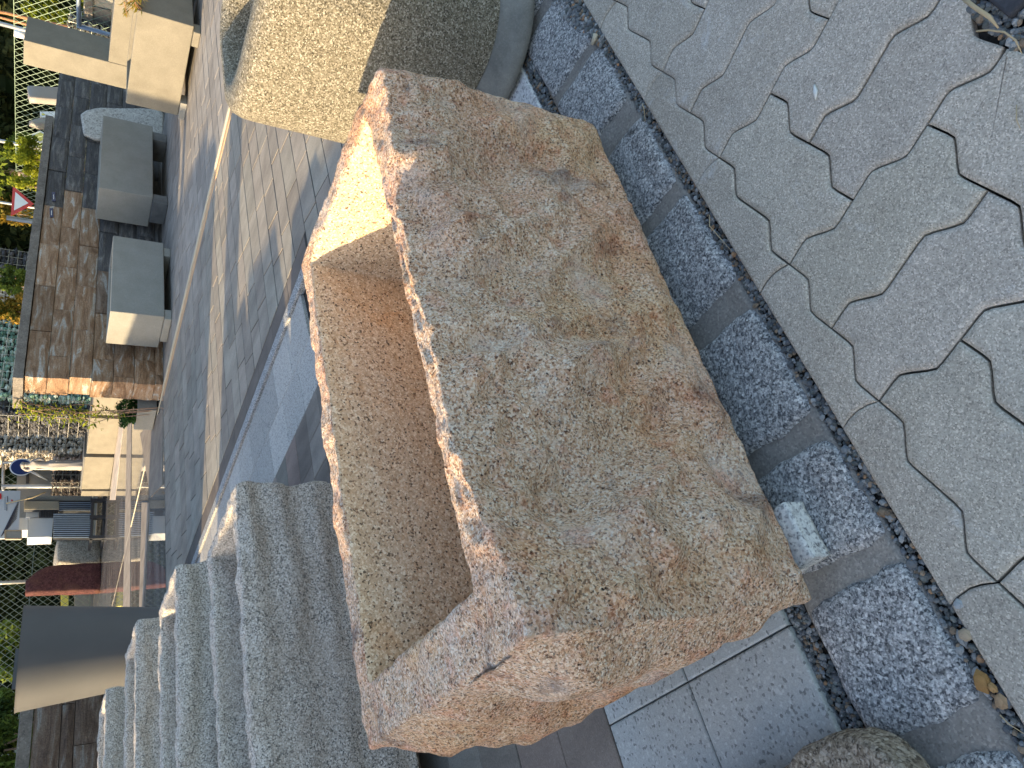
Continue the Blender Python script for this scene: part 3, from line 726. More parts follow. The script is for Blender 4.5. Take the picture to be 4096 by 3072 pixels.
# ------------------------------------------------------------------ standing stones
def stone_from_outline(name, label, cat, pts, depth, mat, amp, seed, back=Vector((0, 1, 0)), res=3):
    """outline -> thick slab with ragged faces; pts are world points on one vertical plane"""
    c = sum(pts, Vector()) / len(pts); mb = MB(); P = []
    n0 = len(pts)
    for i in range(n0):
        a, b = pts[i], pts[(i + 1) % n0]
        for k in range(res): P.append(a.lerp(b, k / res))
    n = len(P); rings = []
    for (sc, dd) in ((.0, -.06), (.35, -.04), (.7, -.015), (.93, 0), (1, .12), (1.0, .5), (.98, .88), (.9, 1.0), (.5, 1.02), (0, 1.03)):
        rings.append([c.lerp(p, sc) + back * (dd * depth) for p in P])
    vs = []
    for r_ in rings:
        for p in r_: vs.append(p + nv(p + Vector((seed, 0, 0)), 2.6) * amp + nv(p + Vector((0, seed, 0)), 9) * amp * .4)
    # collapse end rings
    for ri in (0, len(rings) - 1):
        avg = sum((Vector(v) for v in vs[ri * n:(ri + 1) * n]), Vector()) / n
        for k in range(n): vs[ri * n + k] = avg
    fs = []
    for i in range(len(rings) - 1):
        for k in range(n): fs.append((i * n + k, i * n + (k + 1) % n, (i + 1) * n + (k + 1) % n, (i + 1) * n + k))
    mb.add(vs, fs); lo = min(p.z for p in pts)
    o = mb.build(name, mat, loc=(c.x, c.y, lo), smooth=True, fixn=True)
    bm = bmesh.new(); bm.from_mesh(o.data); bmesh.ops.remove_doubles(bm, verts=bm.verts, dist=1e-4); bm.to_mesh(o.data); bm.free()
    return tag(o, label, cat)
pB = lambda L_, b: [PB(x, y, b) for x, y in L_]
stone_from_outline('quartz_slab', 'rough pale quartz slab leaning between the large shaded planter and the wall', 'stone slab',
    pB([(655, 470), (655, 455), (640, 440), (560, 432), (480, 430), (400, 432), (345, 440), (322, 455), (328, 490), (336, 535), (380, 552), (450, 555), (520, 552), (600, 545), (660, 540)], 10.09), .10, M['quartz'], .02, 3)

# tapered fibre cement planter
t = thing('tapered_planter', 'tall round dark grey tapered planter with a sunlit left side, behind the grey troughs', 'planter', (2.1, 8.3, 0))
TL, TR = PB(70, 2847, 8.3), PB(83, 2434, 8.3)
ztop = (TL.z + TR.z) / 2; R0 = (TR.x - TL.x) / 2 * .985; cc = Vector(((TL.x + TR.x) / 2, 8.3, 0)); mb = MB(); n = 64; vs = []
prof = [(.70 * R0, .004), (R0 * .985, ztop - .02), (R0, ztop), (R0 - .04, ztop), (R0 - .05, ztop - .35), (.02, ztop - .35)]
for (r_, z) in prof: vs += [(cc.x + r_ * math.cos(2 * math.pi * k / n), cc.y + r_ * math.sin(2 * math.pi * k / n), z) for k in range(n)]
fs = [(i * n + k, i * n + (k + 1) % n, (i + 1) * n + (k + 1) % n, (i + 1) * n + k) for i in range(len(prof) - 1) for k in range(n)]
mb.add(vs, fs); o = mb.build('body', M['fibre'], t, smooth=True); o.data.polygons.foreach_set('use_smooth', [True] * len(o.data.polygons))
try: o.data.set_sharp_from_angle(angle=.6)
except Exception: pass
a_ = PB(62, 2600, 9.9); b_ = PB(60, 2758, 9.9)
mb = MB(); mb.box(b_.x, a_.x, 9.86, 9.9, 1.0, max(a_.z, b_.z)); tag(mb.build('dark_board', M['metal_dark'], loc=(1.9, 9.9, 1)), 'dark board edge showing above the tapered planter', 'board')

# foreground boulder at the near edge
V, F = grid_solid(seg([-1.5, -.985], .02), seg([.19, 1.05], .02), seg([0.004, .085], .02)); V = laplace(V, F, 3, .5)
out = []
for p in V:
    q = p + nv(p, 7) * .02 + nv(p, 20) * .010; q.x += .02 * math.sin((p.y) * 5.2) - .10 * sst(1 - (p.y - .15) / .14) * sst((p.x + 1.5) / .5); out.append(q)
mb = MB(); mb.add(out, F); tag(mb.build('boulder', M['brown_rock'], smooth=True, loc=(-1.2, .5, 0)), 'brown granite boulder just entering the frame at the near lower left', 'boulder')
# dark slab corner beyond the wave paving
mb = MB(); mb.hexa([(.02, -1.4, -.02), (1.0, -1.4, -.02), (1.0, -.73, -.02), (.03, -.738, -.02), (.02, -1.4, .008), (1.0, -1.4, .008), (1.0, -.73, .008), (.03, -.738, .008)]); o = tag(mb.build('slate_slab', M['slate'], bevel=.006, loc=(.16, -.79, 0)), 'smooth black slab beyond the edge of the wavy paving', 'slab')

# dry stalks and twigs
def stalk(px, label, r=.0016, z=.004, name='dry_stalk', mat='twig'):
    pts = []
    for i, (x, y) in enumerate(px): p = G(x, y, z); p.z += .004 * math.sin(i * 1.3); pts.append(p)
    mb = MB(); mb.tube(pts, [r] * (len(pts) - 1) + [r * .4], 6)
    return tag(mb.build(name, M[mat], loc=pts[0], smooth=True), label, 'dry stalk')
stalk([(3850, -10), (3900, 30), (3960, 70), (3990, 110)], 'thick straw stalk lying against the black slab', .0045, .02)
stalk([(3905, 125), (3960, 122), (4020, 130), (4060, 160), (4085, 215)], 'thin curved straw over the gravel by the black slab', .002, .012)
stalk([(2838, 860), (2842, 905), (2880, 950), (2925, 1005)], 'curved dry grass blade in the gravel beside the half pavers', .0011, -.003)
stalk([(2570, 415), (2580, 440), (2583, 490)], 'short dry grass blade in the gravel at the right', .0012, .0)
stalk([(4066, 420), (4070, 480), (4085, 520)], 'tiny dark twig on the wavy paving near the right edge', .0012, .003)
stalk([(4000, 2860), (4040, 2895), (4100, 2935)], 'two dry pine needles in the gravel at the near left', .0012, .002)
p = G(3262, 365, .003); mb = MB(); mb.tube([G(3258, 340, .003), G(3262, 365, .005), G(3262, 398, .003)], [.002, .006, .002], 6); tag(mb.build('seed_husk', M['film'], loc=p, smooth=True), 'small pale seed husk lying on a wavy paver', 'husk')
p = G(2378, 155); mb = MB(); mb.tube([G(2368, 178, .006), G(2378, 155, .008), G(2383, 138, .006)], [.006, .008, .010], 7); tag(mb.build('pebble', M['cream'], loc=p, smooth=True), 'long cream pebble on the mortar joint at the right', 'pebble')

# ------------------------------------------------------------------ foliage
def leaves(mb, rr, centre_fn, n, size, jit=.5):
    for i in range(n):
        p, sh = centre_fn(rr); s = size * rr.uniform(.6, 1.4)
        u = Vector((rr.uniform(-1, 1), rr.uniform(-1, 1), rr.uniform(-1, 1))).normalized()
        w = u.orthogonal().normalized(); w = (w * rr.uniform(-1, 1) + u.cross(w) * rr.uniform(-1, 1)).normalized()
        t_ = max(0, min(1, sh + rr.uniform(-jit, jit) * .6))
        mb.add([p - u * s * .5 - w * s * .25, p + u * s * .1 - w * s * .3, p + u * s * .6, p + u * s * .05 + w * s * .3], [(0, 1, 2, 3)], (t_, t_, t_))
def clumpy(c, r, k, rr0):
    """a set of sub-clumps around c with radii r (vector)"""
    cl = []
    for i in range(k):
        d = Vector((rr0.gauss(0, .45), rr0.gauss(0, .45), rr0.gauss(0, .45)))
        if d.length > 1: d.normalize()
        cl.append((Vector((c[0] + d.x * r[0], c[1] + d.y * r[1], c[2] + d.z * r[2])), rr0.uniform(.18, .42), rr0.random()))
    def fn(rr):
        q, s, sh = rr.choice(cl); d = Vector((rr.gauss(0, 1), rr.gauss(0, 1), rr.gauss(0, 1))).normalized() * (rr.random() ** .4)
        return q + Vector((d.x * r[0] * s, d.y * r[1] * s, d.z * r[2] * s)), sh
    return fn
def tree(name, label, cat, base, h, r, mat, barkm, n, leaf, seed, clump=26, trunk_r=.12, crown_low=.3, group=None, lean=(0, 0)):
    rr = random.Random(seed); t = thing(name, label, cat, base, group); b = Vector(base)
    mb = MB(); top = b + Vector((lean[0], lean[1], h * .92))
    pts = [b.lerp(top, k / 6) + Vector((rr.uniform(-.06, .06), rr.uniform(-.06, .06), 0)) * (k > 0) for k in range(7)]
    mb.tube(pts, [trunk_r * (1 - .8 * k / 6) for k in range(7)], 9)
    for k in range(9):
        s_ = b.lerp(top, rr.uniform(crown_low, .85)); a = rr.uniform(0, 6.28); L_ = r * rr.uniform(.5, .9)
        mb.tube([s_, s_ + Vector((math.cos(a) * L_ * .5, math.sin(a) * L_ * .5, L_ * .15)), s_ + Vector((math.cos(a) * L_, math.sin(a) * L_, L_ * .5))], [trunk_r * .35, trunk_r * .22, trunk_r * .08], 5)
    mb.build('trunk', barkm, t, smooth=True)
    mb = MB(); cz = h * (crown_low + 1) / 2; leaves(mb, rr, clumpy((b.x + lean[0] * .6, b.y + lean[1] * .6, b.z + cz), (r, r, h * (1 - crown_low) / 2 * 1.1), clump, rr), n, leaf)
    mb.build('crown', mat, t); return t

# far wood behind the fences
rr = random.Random(11)
path = [Vector((-12, 40)), Vector((4, 41)), Vector((24, 40)), Vector((44, 30)), Vector((56, 12)), Vector((60, -10))]
def along(t):
    L_ = [(b - a).length for a, b in zip(path, path[1:])]; d = t * sum(L_)
    for a, b, l in zip(path, path[1:], L_):
        if d <= l: return a.lerp(b, d / l), (b - a).normalized()
        d -= l
    return path[-1], (path[-1] - path[-2]).normalized()
mb = MB(); nu, nvv = 150, 24; vs = []
for i in range(nu + 1):
    c, d = along(i / nu); nrm = Vector((-d.y, d.x))
    for k in range(nvv + 1):
        z = 15 * k / nvv; o_ = 2.6 * nz(i * .16, k * .3, 1) + 1.0 * nz(i * .5, k * .8, 4)
        vs.append((c.x + nrm.x * (1.8 + o_), c.y + nrm.y * (1.8 + o_), z - .05 + 1.5 * nz(i * .3, 0, 9) * k / nvv))
fs = [(i * (nvv + 1) + k, (i + 1) * (nvv + 1) + k, (i + 1) * (nvv + 1) + k + 1, i * (nvv + 1) + k + 1) for i in range(nu) for k in range(nvv)]
mb.add(vs, fs, (.05, .05, .05))
for i in range(52000):
    t_ = rr.random(); z = rr.random() ** 1.2 * 14; c, d = along(t_); nrm = Vector((-d.y, d.x))
    u = t_ * nu; k = z / 15 * nvv; o_ = 2.6 * nz(u * .16, k * .3, 1) + 1.0 * nz(u * .5, k * .8, 4)
    sh = max(0, min(1, .45 + .9 * nz(c.x * .3, c.y * .3 + z * .35, 3) + rr.uniform(-.25, .25)))
    off = rr.uniform(-.2, 1.0) ; p = Vector((c.x + nrm.x * (1.8 + o_ - off), c.y + nrm.y * (1.8 + o_ - off), z))
    s_ = rr.uniform(.16, .42); a_ = Vector((rr.uniform(-1, 1), rr.uniform(-1, 1), rr.uniform(-1, 1))).normalized(); b_ = a_.orthogonal().normalized()
    mb.add([p - a_ * s_, p + b_ * s_ * .7, p + a_ * s_, p - b_ * s_ * .6], [(0, 1, 2, 3)], (sh, sh, sh))
tag(mb.build('far_wood', M['leaf_dark']), 'dark green wood behind the fences', None, kind='stuff')

# pine trunks in front of the wood at the right
for i, (p0, p1, r_) in enumerate((((66, 62), (285, 112), .10), ((30, 78), (230, 132), .08), ((180, 60), (110, 50), .05))):
    A_, B_ = PB(p0[0], p0[1], 22), PB(p1[0], p1[1], 22)
    if i == 2: continue
    base = B_ + (B_ - A_) * ((0 - B_.z) / (B_.z - A_.z)); topp = B_ + (A_ - B_) * 2.6
    tree('pine_tree', ['thicker reddish pine trunk rising beside the cream upright slab', 'thinner reddish pine trunk left of the thicker one beyond the fence'][i], 'tree', (base.x, base.y, -.03), topp.z, 1.5, M['leaf_mid'], M['bark_pine'], 1800, .2, 40 + i, trunk_r=r_ * 1.5, crown_low=.72, lean=(topp.x - base.x, topp.y - base.y), group='pine trees at the right')
c = PB(20, 695, 17.5); tree('young_tree', 'young tree with a smooth pinkish trunk beyond the block wall, above the yellow shrub', 'tree', (c.x + .1, 17.5, -.03), 6.0, 1.3, M['leaf_mid'], M['bark'], 3500, .16, 51, trunk_r=.17, crown_low=.62)
def shrub(name, label, cat, px, b, rpx, mat, n, leaf, seed, squash=1.0, group=None, clump=18):
    rs = random.Random(seed); c = PB(px[0], px[1], b); d = (c - CP).length; r_ = rpx * d / FPX
    t = thing(name, label, cat, (c.x, c.y, 0), group)
    mb = MB()
    for k in range(5):
        mb.tube([(c.x + rs.uniform(-.1, .1), c.y + rs.uniform(-.1, .1), 0), (c.x + rs.uniform(-.3, .3) * r_, c.y, c.z * .6), (c.x + rs.uniform(-.6, .6) * r_, c.y, c.z)], [.04, .03, .012], 5)
    mb.build('stem', M['bark'], t)
    mb = MB(); leaves(mb, rs, clumpy((c.x, c.y, c.z), (r_, r_ * .7, r_ * squash), clump, rs), n, leaf); 
    rz = max(r_ * squash, .1)
    leaves(mb, rs, clumpy((c.x, c.y, max(.5, c.z - rz * 1.4)), (r_ * .9, r_ * .6, max(.4, (c.z - .3) * .5)), clump, rs), n // 2, leaf)
    mb.build('foliage', mat, t); return t
shrub('shrub', 'bright yellow-green conifer shrub looking over the block wall coping', 'shrub', (105, 625), 14.5, 75, M['leaf_yel'], 3600, .07, 61, .75)
shrub('shrub', 'rounded yellow-green shrub just above the red and white yield sign', 'shrub', (85, 730), 14.4, 40, M['leaf_yel'], 1600, .06, 62, .8)
shrub('shrub', 'dark green shrub behind the bright yellow-green one', 'shrub', (80, 590), 16.5, 60, M['leaf_mid'], 1800, .10, 63)
shrub('shrub', 'yellow-green bush behind the blue-grey post in the right corner', 'shrub', (250, 60), 23, 90, M['leaf_yel'], 2600, .18, 64)
shrub('shrub', 'green leafy shrub above the coping between the gabions', 'shrub', (45, 1130), 14, 55, M['leaf_mid'], 2200, .07, 65)
shrub('shrub', 'autumn orange and yellow shrub above the coping', 'shrub', (45, 1240), 14, 60, M['leaf_aut'], 2600, .07, 66)
shrub('shrub', 'large dark green laurel bush in the far left corner above the weathered wall', 'shrub', (20, 2960), 12.5, 130, M['leaf_mid'], 5200, .07, 67, 1.0)
shrub('shrub', 'mid green bush behind the chain-link fence above the tapered planter', 'shrub', (10, 2600), 29, 90, M['leaf_mid'], 2600, .2, 68)
shrub('shrub', 'sunlit yellowish bush in the wood behind the yield sign', 'shrub', (20, 830), 24, 60, M['leaf_aut'], 1600, .2, 69)

# chain-link fences
def fence(name, label, P1, P2, z0, z1, cell, wr, mat, posts, postmat, pr, wires=()):
    d = Vector((P2.x - P1.x, P2.y - P1.y, 0)); L_ = d.length; d.normalize(); nn = Vector((-d.y, d.x, 0))
    t = thing(name, label, 'fence', (P1.x, P1.y, 0)); mb = MB(); H = z1 - z0
    def bar(u0, w0, u1, w1, r_=wr):
        a = Vector((P1.x, P1.y, z0)) + d * u0 + Vector((0, 0, w0)); b = Vector((P1.x, P1.y, z0)) + d * u1 + Vector((0, 0, w1)); mb.tube([a, b], r_, 4, cap=False)
    k = -H
    sl_ = 1.15
    while k < L_:
        for sgn in (1, -1):
            u0, w0, u1, w1 = (k, 0, k + H / sl_, H) if sgn > 0 else (k, H, k + H / sl_, 0)
            if u0 < 0: f = -u0 / (u1 - u0); w0 = w0 + (w1 - w0) * f; u0 = 0
            if u1 > L_: f = (L_ - u0) / (u1 - u0); w1 = w0 + (w1 - w0) * f; u1 = L_
            if u1 > u0: bar(u0, w0, u1, w1)
        k += cell
    mb.build('mesh', mat, t)
    mb = MB()
    for w in (0.03, H * .5, H - .005): bar(0, w, L_, w, wr * 1.7)
    mb.build('tension_wire', mat, t)
    for (px, zt, r_) in posts:
        P = px; mb = MB(); mb.tube([(P.x, P.y, 0), (P.x, P.y, zt)], r_, 10); mb.build('post', postmat, t, smooth=True)
    return t
fz = 3.02
F1, F2 = G(56, 150, fz), G(62, 560, fz)
dF = (F2 - F1); F0 = F1 - dF * .9; F3 = F2 + dF * 1.05
def onF(y_):   # point of the fence plane above pixel row y_
    n_ = Vector((-dF.y, dF.x, 0)); r = ray(60, y_); t_ = (F1 - CP).dot(n_) / r.dot(n_); p = CP + r * t_; return Vector((p.x, p.y, 0))
fence('chain_link_fence', 'green wire chain-link fence rising behind the block wall', F0, F3, .5, fz, .20, .0045, M['wire'], [(onF(110), 4.2, .05), (onF(575), 4.4, .05), (onF(876), 3.28, .075)], M['metal'], .05)
fl0, fl1 = Vector((-4, 26.5, 0)), Vector((15.5, 26.5, 0))
pA = PB(40, 2330, 26.45)
fence('chain_link_fence', 'dull green chain-link fence behind the red stone slab and the tapered planter', fl0, fl1, .1, 3.6, .22, .008, M['wire_dark'], [(Vector((pA.x, 26.45, 0)), 5.2, .06), (Vector((14.6, 26.45, 0)), 3.8, .06)], M['metal'], .05)

# signs
def poly_plate(mb, pts, off, th=.01):
    back = Vector((.6, .8, 0)).normalized(); n = len(pts)
    vs = [p - back * off for p in pts] + [p - back * (off - th) for p in pts]
    mb.add(vs, [tuple(range(n)), tuple(range(2 * n - 1, n - 1, -1))] + [(i, i + n, (i + 1) % n + n, (i + 1) % n) for i in range(n)])
c = PB(75, 808, 16.3); t = thing('yield_sign', 'red and white inverted triangle yield sign behind the fence', 'sign', (c.x, c.y, 0))
tri = [PB(52, 744, 16.3), PB(43, 864, 16.3), PB(136, 816, 16.3)]; cc = sum(tri, Vector()) / 3
mb = MB(); poly_plate(mb, tri, 0, .02); mb.build('border', M['red_paint'], t, fixn=True)
mb = MB(); poly_plate(mb, [cc.lerp(p, .62) for p in tri], .012, .006); mb.build('face', M['white_paint'], t, fixn=True)
mb = MB(); pp = PB(40, 815, 16.4); mb.tube([(pp.x, 16.4, 0), (pp.x, 16.4, 4.6)], .035, 8); mb.build('post', M['metal'], t, smooth=True)
c = PB(150, 548, 14.8); t = thing('priority_sign', 'white and yellow diamond sign half hidden behind the block wall', 'sign', (c.x, c.y, 0))
dm = [PB(*p, 14.8) for p in ((113, 545), (160, 522), (206, 548), (160, 574))]; cc = sum(dm, Vector()) / 4
mb = MB(); poly_plate(mb, dm, 0, .02); mb.build('border', M['white_paint'], t, fixn=True)
mb = MB(); poly_plate(mb, [cc.lerp(p, .72) for p in dm], .012, .006); mb.build('face', M['yellow'], t, fixn=True)
mb = MB(); mb.tube([(dm[2].x, 14.82, 0), (dm[2].x, 14.82, dm[2].z + .1)], .03, 8); mb.build('post', M['metal'], t, smooth=True)
t = thing('small_sign', 'small white panel with a yellow disc behind the wall', 'sign', tuple(PB(180, 456, 15)))
qB('panel', M['white_paint'], t, [(240, 446), (240, 474), (161, 468), (160, 446)], 15, .03)
cc = PB(173, 457, 14.985); mb = MB(); poly_plate(mb, [cc + Vector((math.cos(a) * .045, 0, math.sin(a) * .045)) for a in [k * .5236 for k in range(12)]], 0, .008); mb.build('disc', M['yellow'], t, fixn=True)
stone_from_outline('upright_stone', 'white rough stone post standing behind the dark part of the wall', 'stone', pB([(330, 345), (220, 345), (150, 342), (112, 340), (113, 368), (120, 388), (210, 395), (330, 405)], 11.3), .18, M['marble'], .02, 4)
stone_from_outline('upright_stone', 'pointed pale stone beside the small white panel', 'stone', pB([(330, 470), (210, 472), (160, 470), (114, 481), (150, 492), (210, 500), (330, 505)], 14.2), .2, M['marble'], .02, 5)
c0, c1_ = PA(94, 142, 12.9), PA(42, 128, 12.9)
c0.z = 2.425
mb = MB(); mb.tube([c0, Vector((c0.x, c0.y, c0.z + .16))], .06, 12); tag(mb.build('lamp_can', M['white_paint'], loc=c0, smooth=True), 'short white cylinder standing on top of the cream upright slab', 'cylinder')
c = PA(310, 50, 18); mb = MB(); mb.tube([(c.x, c.y, 0), (c.x, c.y, 4.0)], .06, 10)
q0, q1 = PA(317, 105, 18), PA(305, 0, 18)
mb = MB(); mb.tube([(q0.x, q0.y, q0.z), (q0.x + .02, q1.y - .8, q0.z + .12)], .05, 10); mb.tube([(q0.x, q0.y, 0), (q0.x, q0.y, q0.z + .05)], .05, 10)
tag(mb.build('steel_rail', M['steel_blue'], loc=(q0.x, q0.y, 0), smooth=True), 'blue-grey steel rail above the small gabion in the right corner', 'rail')

# gabions
def gabion(label, x0, x1, y0, y1, z0, z1, cols, seed, s=.13, wire=True, group='gabion walls in the background', mesh_z=.3):
    r = random.Random(seed); t = thing('gabion', label, 'gabion', ((x0 + x1) / 2, y0, z0), group)
    mb = MB(); mb.box(x0 + .1, x1 - .1, y0 + .12, y1, z0, z1 - .06, (.03, .03, .03))
    def put(p, ax):
        c_ = r.choice(cols); k = r.uniform(.6, 1.15); pebble(mb, p, s * r.uniform(.42, .68), (c_[0] * k, c_[1] * k, c_[2] * k), r)
    z = z0 + s * .4
    while z < z1 - s * .3:
        x = x0 + s * .5
        while x < x1: put((x + r.uniform(-.3, .3) * s, y0 + .07 + r.uniform(-.03, .05), z + r.uniform(-.2, .2) * s), 0); x += s * .95
        y = y0
        while y < y1: put((x0 + .07 + r.uniform(-.03, .05), y + r.uniform(-.3, .3) * s, z + r.uniform(-.2, .2) * s), 1); y += s * .95
        z += s * .62
    mb.build('stones', M['gab_stone'], t)
    mb = MB(); z = z0
    while z <= z1 + .01: mb.tube([(x0, y0, z), (x1, y0, z)], .009, 4, cap=False); mb.tube([(x0, y0, z), (x0, y1, z)], .009, 4, cap=False); z += mesh_z * .8
    x = x0
    while x <= x1 + .01: mb.tube([(x, y0, z0), (x, y0, z1)], .009, 4, cap=False); x += mesh_z
    mb.build('cage', M['metal'], t)
pale = [(.85, .76, .62), (.72, .62, .48), (.92, .84, .72), (.60, .52, .42)]; drk = [(.06, .065, .075), (.10, .105, .12), (.14, .14, .15)]; grn = [(.30, .48, .38), (.45, .60, .50), (.60, .68, .60), (.18, .34, .26)]
def gab_px(label, y0, y1, xtop, b, cols, seed, depth=1.0, zb=0.0, s=.14):
    A_, B_ = PB(200, y0, b), PB(200, y1, b); gabion(label, min(A_.x, B_.x), max(A_.x, B_.x), b, b + depth, zb, PB(xtop, (y0 + y1) / 2, b).z if xtop is not None else 4.2, cols, seed, s)
gab_px('dark basalt gabion above the coping left of the green shrub', 1018, 1104, None, 19, drk, 1, s=.17)
gab_px('narrow pale stone gabion next to the dark basalt one', 1106, 1290, None, 19.2, pale, 2, s=.16)
gab_px('gabion filled with pale green glass chunks behind the wall end', 1296, 1600, None, 19.1, grn, 3, s=.15)
gab_px('narrow dark stone gabion column between green glass and pale stones', 1602, 1668, None, 19.3, drk, 4, s=.15)
gab_px('broad gabion of pale limestone behind the concrete boxes', 1670, 1812, None, 24.5, pale, 5, s=.15)
gab_px('low gabion of pinkish stones behind the statue', 1814, 1846, 205, 24.6, [(.66, .50, .40), (.55, .40, .32), (.72, .60, .5)], 6, s=.15)
gab_px('low gabion of dark brown stones left of the statue', 1866, 1930, 205, 24.6, [(.10, .08, .07), (.16, .13, .11), (.07, .06, .06)], 7, s=.17)
A_, B_ = PA(268, 150, 18.6), PA(268, 98, 18.6)
gabion('small dark gabion below the steel rail in the right corner', 18.6, 19.2, min(A_.y, B_.y) - .1, max(A_.y, B_.y), 0, A_.z, [(.12, .12, .12), (.3, .3, .28), (.05, .05, .05)], 8, s=.12)

# concrete boxes carrying the statue
def xb(y_): return 492 - 56 * (y_ - 1602) / 376
def plinth(y0, y1, label, zt):
    A_, B_ = G(xb(y0), y0, 0), G(xb(y1), y1, 0); dd = (B_ - A_); dn = Vector((dd.y, -dd.x, 0)).normalized() * .9
    if dn.x < 0: dn = -dn
    mb = MB(); up = Vector((0, 0, zt)); lo = Vector((0, 0, .008)); mb.hexa([A_ + lo, B_ + lo, B_ + dn + lo, A_ + dn + lo, A_ + up, B_ + up, B_ + dn + up, A_ + dn + up])
    return tag(mb.build('concrete_box', M['conc_cream'], loc=A_, bevel=.01, fixn=True), label, 'concrete box', 'row of pale concrete boxes')
plinth(1560, 1664, 'pale concrete box nearest the block wall, by the juniper', .70)
plinth(1676, 1817, 'middle pale concrete box of the row', .72)
pl = plinth(1830, 1957, 'pale concrete box under the white statue', .74)
plinth(1964, 1984, 'narrow tan block closing the row of concrete boxes', .73)
mb = MB(); A_, B_ = G(xb(1738), 1738, .745), G(xb(1957), 1957, .745)
# dark slab edge on top of the boxes
A_, B_ = G(xb(1830), 1830, 0), G(xb(1957), 1957, 0); mb.hexa([Vector((p.x, p.y, .742)) for p in (A_, B_, B_ + Vector((.9, .15, 0)), A_ + Vector((.9, .15, 0)))] + [Vector((p.x, p.y, .775)) for p in (A_, B_, B_ + Vector((.9, .15, 0)), A_ + Vector((.9, .15, 0)))])
tag(mb.build('dark_slab', M['conc_dark'], loc=A_, fixn=True), 'thin dark slab lying on the box under the statue', 'slab')

# statue: standing woman, one arm raised to the head, drapery to the feet
def skin(name, mat, V_, E_, R_, loc, parent=None, sub=2):
    me = bpy.data.meshes.new(name); me.from_pydata(V_, E_, []); o = bpy.data.objects.new(name, me); COL.objects.link(o)
    sk = o.modifiers.new('skin', 'SKIN'); sk.use_smooth_shade = True
    for i, r_ in enumerate(R_): me.skin_vertices[0].data[i].radius = r_ if isinstance(r_, tuple) else (r_, r_)
    me.skin_vertices[0].data[0].use_root = True
    sb = o.modifiers.new('sub', 'SUBSURF'); sb.levels = sub; sb.render_levels = sub
    me.materials.append(mat); o.location = loc
    if parent: o.parent = parent
    return o
sb_ = G(xb(1866) - 100, 1866, .78)
A_ = G(xb(1905), 1905, 0); base = Vector((A_.x + .4, A_.y + .05, .777))
hs = (PA(78, 1852, base.x).z - base.z) / 1.0
def S(x, y, z): return (y * hs * .9 * .35 - x * hs * .55, x * hs * .83, z * hs)
V_ = [S(0, 0, .50), S(.01, 0, .58), S(0, 0, .66), S(-.01, 0, .74), S(-.005, 0, .79), S(0, 0, .845), S(.005, 0, .885), S(.005, 0, .935),
      S(.075, 0, .795), S(.125, .02, .87), S(.085, .02, .94), S(.04, .03, .965),
      S(-.08, 0, .785), S(-.115, .02, .69), S(-.07, .07, .62), S(-.02, .08, .63),
      S(.035, 0, .42), S(.04, .02, .27), S(.03, .01, .10), S(-.035, 0, .42), S(-.04, .02, .27), S(-.045, 0, .10)]
E_ = [(0, 1), (1, 2), (2, 3), (3, 4), (4, 5), (5, 6), (6, 7), (4, 8), (8, 9), (9, 10), (10, 11), (4, 12), (12, 13), (13, 14), (14, 15), (0, 16), (16, 17), (17, 18), (0, 19), (19, 20), (20, 21)]
R_ = [hs * r_ for r_ in (.08, .062, .058, .066, .05, .026, .044, .038, .032, .026, .022, .018, .032, .026, .022, .018, .06, .05, .05, .06, .05, .05)]
V_ = V_[:22]; R_ = [r_ * 1.2 for r_ in R_[:22]]
t = thing('statue', 'white classical statue of a woman with one arm raised, standing on the concrete box', 'statue', tuple(base))
o = skin('figure', M['marble'], V_, E_, R_, (0, 0, 0), t)
mb = MB(); n = 28; prof = [(0.0, .115), (.03, .12), (.12, .10), (.25, .095), (.38, .105), (.47, .11), (.53, .10), (.545, .07)]; vs = []
for (z, r_) in prof:
    for k in range(n):
        a = 2 * math.pi * k / n; q = r_ * hs * (1 + .10 * math.sin(a * 7 + z * 6) + .05 * math.sin(a * 13)); vs.append((base.x + q * math.cos(a) * .8, base.y + q * math.sin(a), base.z + z * hs))
fs = [(i * n + k, i * n + (k + 1) % n, (i + 1) * n + (k + 1) % n, (i + 1) * n + k) for i in range(len(prof) - 1) for k in range(n)]
mb.add(vs, fs); mb.build('drapery', M['marble'], t, smooth=True)
mb = MB(); hc = base + Vector(S(.005, 0, .945)); mb.tube([hc + Vector((0, 0, z * hs)) for z in (-.04, -.02, 0, .02, .035, .045)], [hs * r_ for r_ in (.03, .05, .056, .052, .035, .01)], 12); mb.build('hair', M['marble'], t, smooth=True)

# round blue sign, gate, boards and grates behind
t = thing('round_sign', 'round blue sign with a white rim behind the statue head', 'sign', tuple(PB(85, 1866, 24.2)))
cc = PB(86, 1868, 24.2); r_ = (PB(38, 1868, 24.2) - cc).length
cir = lambda q, off=0: [cc + Vector((math.cos(a) * q, 0, math.sin(a) * q)) for a in [k * math.pi / 16 for k in range(32)]]
mb = MB(); poly_plate(mb, cir(r_), 0, .02); mb.build('rim', M['white_paint'], t, fixn=True)
mb = MB(); poly_plate(mb, cir(r_ * .88), .012, .008); mb.build('face', M['blue_paint'], t, fixn=True)
mb = MB(); mb.tube([(cc.x, 24.3, 0), (cc.x, 24.3, cc.z)], .04, 8); mb.build('post', M['metal'], t)
t = thing('gate', 'galvanised tube gate with chain-link infill behind the statue', 'gate', tuple(PB(340, 1940, 24.9)))
def tubepx(name, pts, b, r_, mat='metal', par=None):
    mb = MB(); mb.tube([PB(x, y, b) for x, y in pts], r_, 8); return mb.build(name, M[mat], par if par else t, smooth=True)
tubepx('post', [(430, 1944), (5, 1946)], 24.9, .075); tubepx('post', [(200, 1812), (10, 1812)], 24.9, .05)
